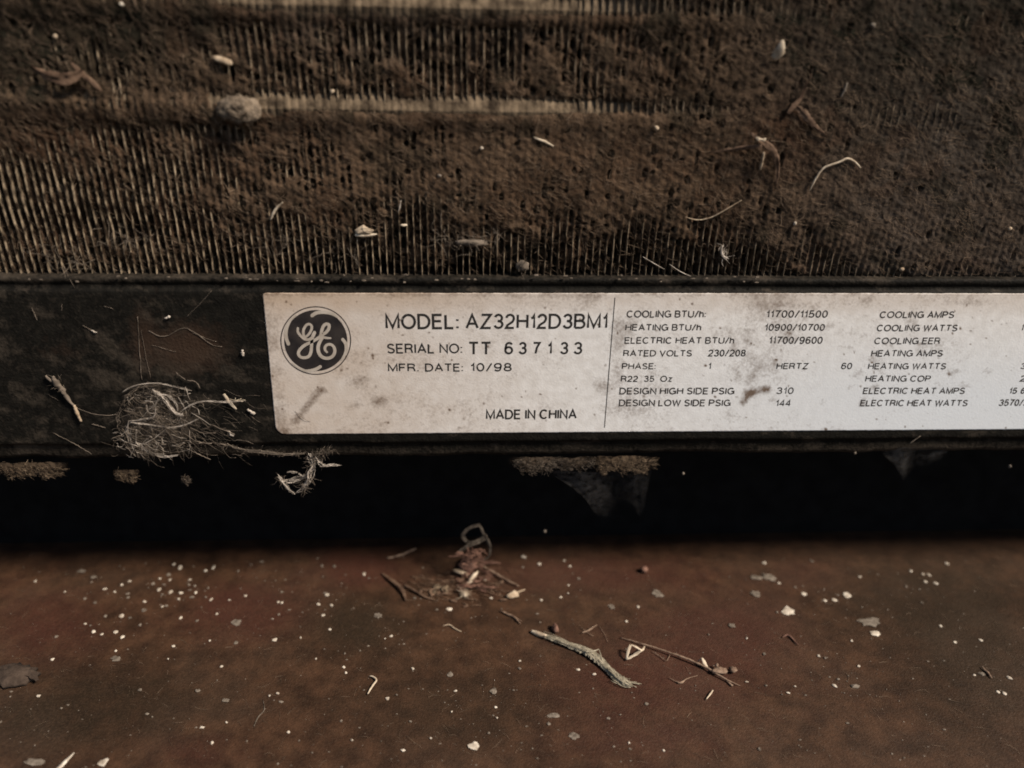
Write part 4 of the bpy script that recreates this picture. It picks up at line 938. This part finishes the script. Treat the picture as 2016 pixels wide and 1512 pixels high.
b = Buf(); tube(b, path(onfloor, Z7([(1540, 1210), (1640, 1255), (1720, 1295), (1790, 1370)]), .4), [.12, .28, .34, .15], 16, 6, .4, .03); tube(b, path(onfloor, Z7([(1720, 1295), (1810, 1340)]), .4), [.2, .1], 6, 5, .3); done("rootlet", b, M_twig, "forked brown rootlet above the grey green leaf", "rootlet")
b = Buf(); tube(b, path(onfloor, [(872, 1232), (885, 1230), (896, 1238), (908, 1243)], .3), [.1, .2, .2, .1], 12, 5, .3); done("curled_shred", b, M_tan, "small curled shred left of the grey green leaf", "shred")
# the grey green leaf blade
leaf = holder("dry_leaf_blade", onfloor(1140, 1290), "grey green dry leaf blade with a frayed end on the floor", "leaf")
LP = Zc([(290, 212), (400, 250), (500, 290), (600, 325), (680, 362), (750, 415), (820, 485), (890, 550), (960, 600), (1030, 632)])
b = Buf(); blade(b, path(onfloor, LP, [.5, .5, .6, .6, .7, .7, .6, .5, .4, .2]), [.55, .85, .95, 1.05, 1.25, 1.15, .9, 1.05, 1.15, .25], NZ, 60, 13, .45, .12, .10); sub("blade", b, M_leaf, leaf, False)
b = Buf(); tube(b, path(onfloor, Zc([(195, 180), (245, 198), (315, 222)]), [.4, .6, .8]), [.35, .62, .5], 12, 8, .15); sub("cream_base", b, M_cream, leaf)
b = Buf(); tube(b, path(onfloor, Zc([(640, 350), (700, 345), (752, 328)]), [1.4, 1.7, 1.9]), [.25, .2, .08], 8, 5); tube(b, path(onfloor, Zc([(752, 328), (765, 370), (780, 420)]), [1.9, 1.6, 1.2]), [.08, .14, .1], 8, 5)
for k in range(14):
    x, y = RNG.uniform(840, 960), RNG.uniform(545, 615); tube(b, path(onfloor, Zc([(x, y), (x + 55, y + 22 + RNG.normal(0, 8)), (x + RNG.uniform(70, 150), y + RNG.uniform(15, 60))]), [.8, .5, .2]), RNG.uniform(.05, .11), 8, 4, .3)
for k in range(22):
    i = RNG.integers(0, len(LP) - 2); o_ = RNG.normal(0, 3.2)
    tube(b, path(onfloor, [(LP[i][0], LP[i][1] + o_), (LP[i + 1][0], LP[i + 1][1] + o_), (LP[i + 2][0], LP[i + 2][1] + o_ * .7)], 1.35 - abs(o_) * .12), .07, 12, 4, .3)
sub("fibre", b, M_leaf, leaf)
b = Buf(); flake_shape(b, onfloor(1092, 1240, .2), EX * .9, EY * 1.3, NZ, 1.1, 8, .35, .3); done("bud_scale", b, M_reddebris, "small brown bud scale by the leaf's cream base", "bud")
# folded straw and twig with bud
b = Buf()
blade(b, path(onfloor, Zc([(975, 412), (1010, 396), (1060, 368), (1108, 338)]), [.5, .9, 1.5, 2.2]), [.3, .42, .4, .3], NZ, 12, 5, .2, .12, .04)
blade(b, path(onfloor, Zc([(980, 405), (992, 350), (1015, 292)]), [.6, 1.8, 2.6]), [.25, .36, .3], NZ, 10, 5, .2, .12, .04)
blade(b, path(onfloor, Zc([(1015, 290), (1060, 312), (1110, 340)]), [2.6, 2.5, 2.2]), [.2, .3, .2], NZ, 10, 5, .2, .12, .04)
blade(b, path(onfloor, Zc([(1095, 345), (1118, 325), (1128, 305)]), [2.0, 1.6, 1.2]), [.28, .3, .2], NZ, 8, 5, .2, .12, .04)
done("folded_straw", b, M_cream, "pale straw folded into a triangle beside the leaf", "straw")
tw = holder("budded_twig", onfloor(1350, 1300), "thin twig with a brown bud lying right of the folded straw", "twig")
b = Buf(); tube(b, path(onfloor, Zc([(930, 232), (1060, 268), (1200, 310), (1350, 360), (1500, 415), (1640, 478), (1720, 530), (1830, 590), (1925, 632)]), [.3, .6, .7, .8, .8, .8, .7, .5, .2]), [.10, .17, .19, .22, .24, .26, .24, .18, .06], 50, 6, .3, .02); tube(b, path(onfloor, Zc([(1190, 345), (1260, 390), (1310, 425), (1340, 375)]), .3), .09, 14, 4, .4, .03); tube(b, path(onfloor, Zc([(1800, 585), (1858, 630)]), .3), [.15, .2], 6, 5, .4); sub("stem", b, M_twig, tw)
b = Buf(); lump(b, onfloor(*Zc([(1750, 505)])[0], .9), EX * 1.9, EY * .9, NZ * .7, 14, 9, .4, 2.2); lump(b, onfloor(*Zc([(1862, 498)])[0], .9), EX * .9, EY * .8, NZ * .6, 10, 7, .5, 2.4); lump(b, onfloor(*Zc([(1728, 462)])[0], 1.1), EX * .42, EY * .4, NZ * .5, 8, 6, .3); sub("bud", b, M_twig, tw)
b = Buf(); blade(b, path(onfloor, Zc([(1605, 402), (1625, 440), (1650, 478)]), [1.9, 1.3, .7]), [.25, .45, .2], NZ, 8, 5, .3, .1, .04); tube(b, path(onfloor, Zc([(1570, 430), (1605, 402)]), [.8, 1.8]), .14, 6, 4); sub("leaf_shred", b, M_cream, tw)
b = Buf(); tube(b, path(onfloor, Zc([(1330, 562), (1385, 592), (1430, 606), (1480, 572), (1570, 545)]), .25), [.06, .12, .3, .12, .06], 20, 5, .4); done("tiny_sprig", b, M_twig, "tiny v shaped sprig below the budded twig", "sprig")
b = Buf(); tube(b, path(onfloor, Zc([(1640, 742), (1668, 705), (1695, 668)]), .4), [.10, .22, .16], 10, 5, .2); done("straw_piece", b, M_cream, "tiny pale straw below the tip of the budded twig", "straw")
b = Buf(); tube(b, path(onfloor, [(724, 1366), (732, 1352), (741, 1339), (734, 1332), (727, 1331)], .5), [.14, .24, .24, .18, .08], 16, 5, .2); done("straw_piece", b, M_cream, "bent pale straw on the dark floor left of the leaf", "straw")
b = Buf(); tube(b, path(onfloor, [(1145, 1236), (1160, 1248), (1168, 1252)], .3), .1, 8, 4, .3); tube(b, path(onfloor, [(1145, 1246), (1160, 1240), (1175, 1230)], .4), [.12, .3, .12], 10, 5, .4); tube(b, path(onfloor, [(1180, 1232), (1190, 1248), (1197, 1264)], .3), .06, 8, 4); done("dry_sprig", b, M_twig, "faint dry sprig on the floor above the grey leaf", "sprig")
b = Buf(); lump(b, onfloor(1268, 1121, 1.0), EX * 1.05, EY * 1.0, NZ * 1.0, 14, 10, .25, 1.8); done("dried_berry", b, M_reddebris, "round reddish dried berry on the floor near the shade", "berry")
b = Buf(); flake_shape(b, onfloor(30, 1335, .3), EX * 4.6, EY * 3.2, NZ, 1.5, 26, .16, .3); blade(b, path(onfloor, [(-20, 1320), (20, 1314), (56, 1325), (74, 1340)], 1.5), [.6, 1.1, 1.1, .3], NZ, 20, 9, .2, .08, .16); done("leaf_litter", b, M_litter, "large flat brown leaf litter piece at the left edge of the floor", "leaf")
b = Buf(); blade(b, path(onfloor, [(112, 1516), (128, 1500), (146, 1482)], [.3, .8, 1.2]), [.6, .5, .1], NZ, 12, 5, .3, .12, .05); done("white_splinter", b, M_white, "pointed white splinter at the lower left of the floor", "splinter")
b = Buf(); tube(b, path(onfloor, [(500, 1430), (508, 1412), (520, 1398), (518, 1378)], .2), [.08, .12, .08, .04], 12, 4, .3); done("dim_straw", b, M_grey, "faint dim straw lying on the lower left floor", "straw")
b = Buf(); tube(b, path(onfloor, [(1540, 1255), (1552, 1250), (1572, 1270)], .3), [.1, .3, .12], 10, 5, .3); done("brown_shred", b, M_reddebris, "small brown shred below the large white flakes", "shred")
b = Buf(); tube(b, path(onfloor, [(1932, 1312), (1945, 1325), (1953, 1335)], .4), [.12, .3, .12], 10, 5, .3); done("brown_shred", b, M_twig, "thin brown shred at the right edge of the floor", "shred")

# ---- larger flakes, each with its own label, then specks
def fl(px, py, w, h, m, label, name="paint_flake", hh=.18, tilt=0.06, group=None, cat="flake"):
    c = onfloor(px, py); sx_ = np.linalg.norm(onfloor(px + 5, py) - onfloor(px - 5, py)) / 10; sy_ = np.linalg.norm(onfloor(px, py + 3) - onfloor(px, py - 3)) / 6
    b = Buf(); sk = RNG.uniform(-.1, .35)
    w, h = w * .86, h * .86
    flake_shape(b, c + np.array([0, 0, .05]), EX * w / 2 * sx_ - EY * sk * h / 2 * sy_, EY * h / 2 * sy_, NZ, hh, 13 if w > 9 else 7, .30, tilt)
    return done(name, b, m, label, cat, group, smooth=False)
for a in [(1552, 1203, 30, 17, M_white, "large white oval flake on the right floor"), (1488, 1170, 26, 13, M_grey, "dull grey flake above left of the large white oval flake"), (1514, 1137, 26, 17, M_grey, "dull grey flake near the shade right of the berry"),
          (1712, 1225, 48, 20, M_grey, "widest dull grey flake on the right floor"), (1723, 1248, 22, 9, M_white, "bright white curled flake under the widest grey flake"), (1668, 1173, 17, 11, M_white, "white flake topmost of the right flake cluster"),
          (1643, 1182, 12, 6, M_white, "small white flake in the right flake cluster"), (1624, 1183, 8, 5, M_white, "smallest flake at the left of the right flake cluster"), (932, 1470, 22, 20, M_white, "round pale disc at the bottom centre of the floor"), (1129, 1449, 24, 17, M_grey, "round dull disc right of the round pale disc"),
          (1294, 1170, 26, 16, M_grey, "ragged grey flake below the dried berry"), (66, 1501, 44, 16, M_grey, "broad dull flake at the bottom left corner"), (203, 1502, 20, 17, M_white, "pale flake at the bottom left right of the splinter"), (229, 1297, 22, 11, M_grey, "flat pale flake on the left floor above the dark patch"),
          (466, 1226, 22, 13, M_grey, "dull round flake on the reddish left floor"), (1488, 1138, 28, 10, M_grey, "faint flat flake left of the dull grey flake near the shade") , (445, 1379, 18, 9, M_grey, "dull oval flake on the lower left floor"),
          (886, 1329, 15, 11, M_grey, "dull flake between bent straw and leaf"), (1090, 1410, 26, 10, M_grey, "faint irregular flake above the round dull disc"), (972, 1361, 18, 14, M_grey, "ragged pale crumb under the leaf's left end"), (1933, 1328, 12, 8, M_grey, "dull flake at the right edge by the thin shred"),
          (1988, 1336, 10, 8, M_white, "white flake at the far right edge of the floor"), (744, 1213, 20, 10, M_grey, "ragged grey crumb left below the dead stem"), (1204, 1195, 15, 12, M_grey, "dull pink flake right of the tuft"), (1441, 1232, 14, 9, M_grey, "grey flake above the budded twig"), (160, 1125, 20, 6, M_grey, "faint long flake by the shade at upper left"),
          (184, 1137, 14, 6, M_grey, "pale flake by the shade left of the speck cluster"), (1031, 1097, 11, 5, M_white, "small white chip right of the tuft near the shade"), (885, 1200, 13, 7, M_white, "white crumb below the white fluffy ball")]:
    fl(*a)
S1 = [(70, 1145, 8), (128, 1166, 6), (168, 1179, 12), (187, 1187, 10), (252, 1177, 10), (255, 1145, 8), (240, 1152, 8), (207, 1160, 9), (226, 1166, 5), (342, 1112, 9), (355, 1118, 12), (332, 1132, 10), (335, 1142, 9), (315, 1140, 8), (301, 1150, 9), (314, 1161, 10), (336, 1166, 11), (357, 1168, 9), (320, 1171, 8), (352, 1180, 9), (378, 1176, 10), (385, 1167, 9), (405, 1176, 8), (416, 1181, 9), (420, 1118, 9), (405, 1124, 8), (374, 1142, 7), (372, 1152, 8), (384, 1154, 7), (410, 1158, 7), (285, 1185, 11), (284, 1202, 10), (328, 1193, 9), (320, 1195, 7), (452, 1182, 7), (483, 1174, 8), (356, 1217, 8), (388, 1223, 8), (427, 1209, 7), (240, 1213, 10), (256, 1217, 8), (208, 1214, 9), (185, 1244, 10), (201, 1249, 8), (228, 1245, 10), (241, 1255, 9), (276, 1231, 8), (168, 1229, 8), (178, 1232, 6), (111, 1254, 9), (103, 1299, 9), (228, 1282, 7), (76, 1371, 9), (2, 1422, 9), (341, 1273, 8), (331, 1298, 6), (413, 1262, 6), (465, 1266, 10), (541, 1260, 10), (592, 1256, 7), (555, 1166, 9), (548, 1186, 7), (549, 1210, 7), (436, 1313, 9), (276, 1359, 9), (389, 1360, 11), (398, 1433, 10), (418, 1463, 10), (446, 1423, 7), (300, 1412, 5), (531, 1370, 8), (547, 1366, 8), (568, 1442, 8), (636, 1212, 9), (649, 1240, 8), (634, 1115, 8), (658, 1115, 9), (516, 1106, 8), (679, 1287, 7), (622, 1298, 5), (677, 1314, 8), (681, 1325, 7), (672, 1420, 8), (692, 1458, 7), (469, 1125, 8), (644, 1172, 13), (555, 1187, 6), (627, 1190, 12), (653, 1192, 10),
      (717, 1131, 9), (817, 1178, 8), (955, 1141, 9), (967, 1178, 10), (1066, 1182, 9), (1104, 1177, 8), (1118, 1169, 5), (1119, 1153, 6), (1256, 1195, 10), (1111, 1104, 7), (1122, 1115, 9), (1062, 1111, 9), (1139, 1140, 9), (1233, 1224, 9), (770, 1253, 8), (758, 1258, 6), (677, 1315, 7), (813, 1317, 8), (897, 1361, 9), (763, 1376, 9), (781, 1369, 7), (976, 1393, 9), (978, 1414, 6), (889, 1402, 5), (1080, 1426, 10), (962, 1444, 7), (848, 1454, 7), (808, 1421, 8), (794, 1478, 10), (693, 1458, 6), (1058, 1494, 6), (1023, 1302, 8), (1023, 1317, 8), (1138, 1319, 9), (1170, 1328, 9), (1221, 1408, 5), (1238, 1463, 7), (1240, 1475, 8), (1306, 1478, 9), (1495, 1476, 10), (1470, 1343, 7), (1272, 1386, 12), (1504, 1109, 8), (1598, 1105, 8), (1566, 1157, 6), (1533, 1149, 9), (1692, 1136, 8), (1793, 1125, 8), (1817, 1131, 8), (1828, 1132, 8), (1822, 1146, 8), (1842, 1149, 9), (1784, 1155, 8), (1810, 1161, 5), (1815, 1187, 7), (1864, 1110, 8), (1852, 1233, 9), (1930, 1261, 10), (1880, 1265, 10), (1918, 1330, 7), (1977, 1366, 10), (1964, 1363, 8), (1643, 1351, 11), (1650, 1338, 7), (1612, 1292, 8), (1505, 1288, 8), (1503, 1289, 5), (1552, 1365, 8), (1690, 1312, 7), (1676, 1262, 6), (1470, 1257, 6), (1530, 1206, 6), (1395, 1250, 5), (1583, 1170, 10), (1624, 1296, 6), (1565, 1352, 6), (1539, 1368, 5), (1508, 1350, 6)]
LAND = [(1268, 1121, "dried berry"), (1552, 1203, "large white oval flake"), (1712, 1225, "widest grey flake"), (932, 1470, "round pale disc"), (1129, 1449, "round dull disc"), (1245, 1285, "folded straw"), (1400, 1320, "budded twig"),
 (1140, 1290, "grey green leaf"), (915, 1168, "white fluffy ball"), (733, 1350, "bent pale straw"), (780, 1150, "dead stalk"), (930, 1060, "raised loop of the tuft"), (30, 1335, "brown leaf litter"), (132, 1498, "white splinter"), (66, 1501, "broad corner flake"),
 (466, 1226, "dull round flake"), (229, 1297, "flat pale flake"), (445, 1379, "dull oval flake"), (1294, 1170, "ragged grey flake"), (1514, 1137, "dull flake near the shade"), (1668, 1173, "right flake cluster"), (1933, 1328, "dull flake at the right edge"), (508, 1405, "faint dim straw"), (890, 1236, "small curled shred"), (184, 1137, "pale flake by the left shade"), (790, 1090, "grey twig in the shade")]
used = {}
ORD = ["nearest", "second nearest", "third nearest", "fourth nearest", "fifth nearest", "sixth nearest", "seventh nearest", "eighth nearest", "ninth nearest", "tenth nearest"]
info = []
for x, y, w in S1:
    d_, lx, ly, ln_ = min((math.hypot(x - a_, (y - b_) * 1.4), a_, b_, n__) for a_, b_, n__ in LAND)
    an_ = math.degrees(math.atan2(-(y - ly), x - lx)) % 360
    way = ["right of", "above right of", "above", "above left of", "left of", "below left of", "below", "below right of"][int((an_ + 22.5) // 45) % 8]
    info.append((d_, x, y, w, way, ln_, RNG.uniform() < .62))
for d_, x, y, w, way, ln_, br in sorted(info):
    tone = "white" if br else "dull"
    key = (tone, way, ln_); k = used.get(key, 0); used[key] = k + 1
    fl(x, y, w * RNG.uniform(.7, 1.1), w * RNG.uniform(.45, .72), M_white if br else M_grey, "tiny %s speck, %s %s the %s" % (tone, ORD[min(k, 9)], way, ln_), "paint_speck", .2, .03, "specks scattered over the floor", "speck")
# dust, too fine to count
b = Buf()
CL = [(350, 1165, 60, 30), (470, 1190, 70, 30), (220, 1225, 60, 30), (640, 1185, 40, 25), (560, 1140, 50, 15), (1810, 1150, 40, 22), (1650, 1182, 40, 14), (880, 1185, 70, 25), (760, 1255, 40, 20), (1500, 1150, 70, 25), (1665, 1340, 40, 25), (950, 1400, 60, 30), (1900, 1330, 60, 30)]
for q_ in range(1050):
    x, y = RNG.uniform(-20, 2036), RNG.uniform(1095, 1515)
    if q_ > 700:
        c_ = CL[int(RNG.integers(len(CL)))]; x, y = RNG.normal(c_[0], c_[2]), max(1096, RNG.normal(c_[1], c_[3]))
    r = math.exp(RNG.normal(-2.3, .45)); flake_shape(b, onfloor(x, y), EX * r * RNG.uniform(.8, 1.8), EY * r, NZ, r * .7, 5, .4)
tag(obj("floor_dust", b.mesh("floor_dust"), M_grey), "fine dust grains scattered over the grimy brown floor", "dust", kind="stuff")
N = 900
A0 = np.array([onfloor(RNG.uniform(-20, 2036), RNG.uniform(1095, 1515), .04) for _ in range(N)]); an = np.radians(RNG.normal(-40, 40, N)); ln = RNG.uniform(.5, 3.2, N)
V, Fq = hairs(A0, A0 + np.stack([np.cos(an) * ln, np.sin(an) * ln, 0 * an], 1), RNG.uniform(0, .15, N), np.exp(RNG.normal(-3.7, .3, N)), NZ)
tag(obj("floor_hairs", mesh("floor_hairs", V, Fq), M_hair), "fine hairs lying on the grimy brown floor", "dust", kind="stuff")
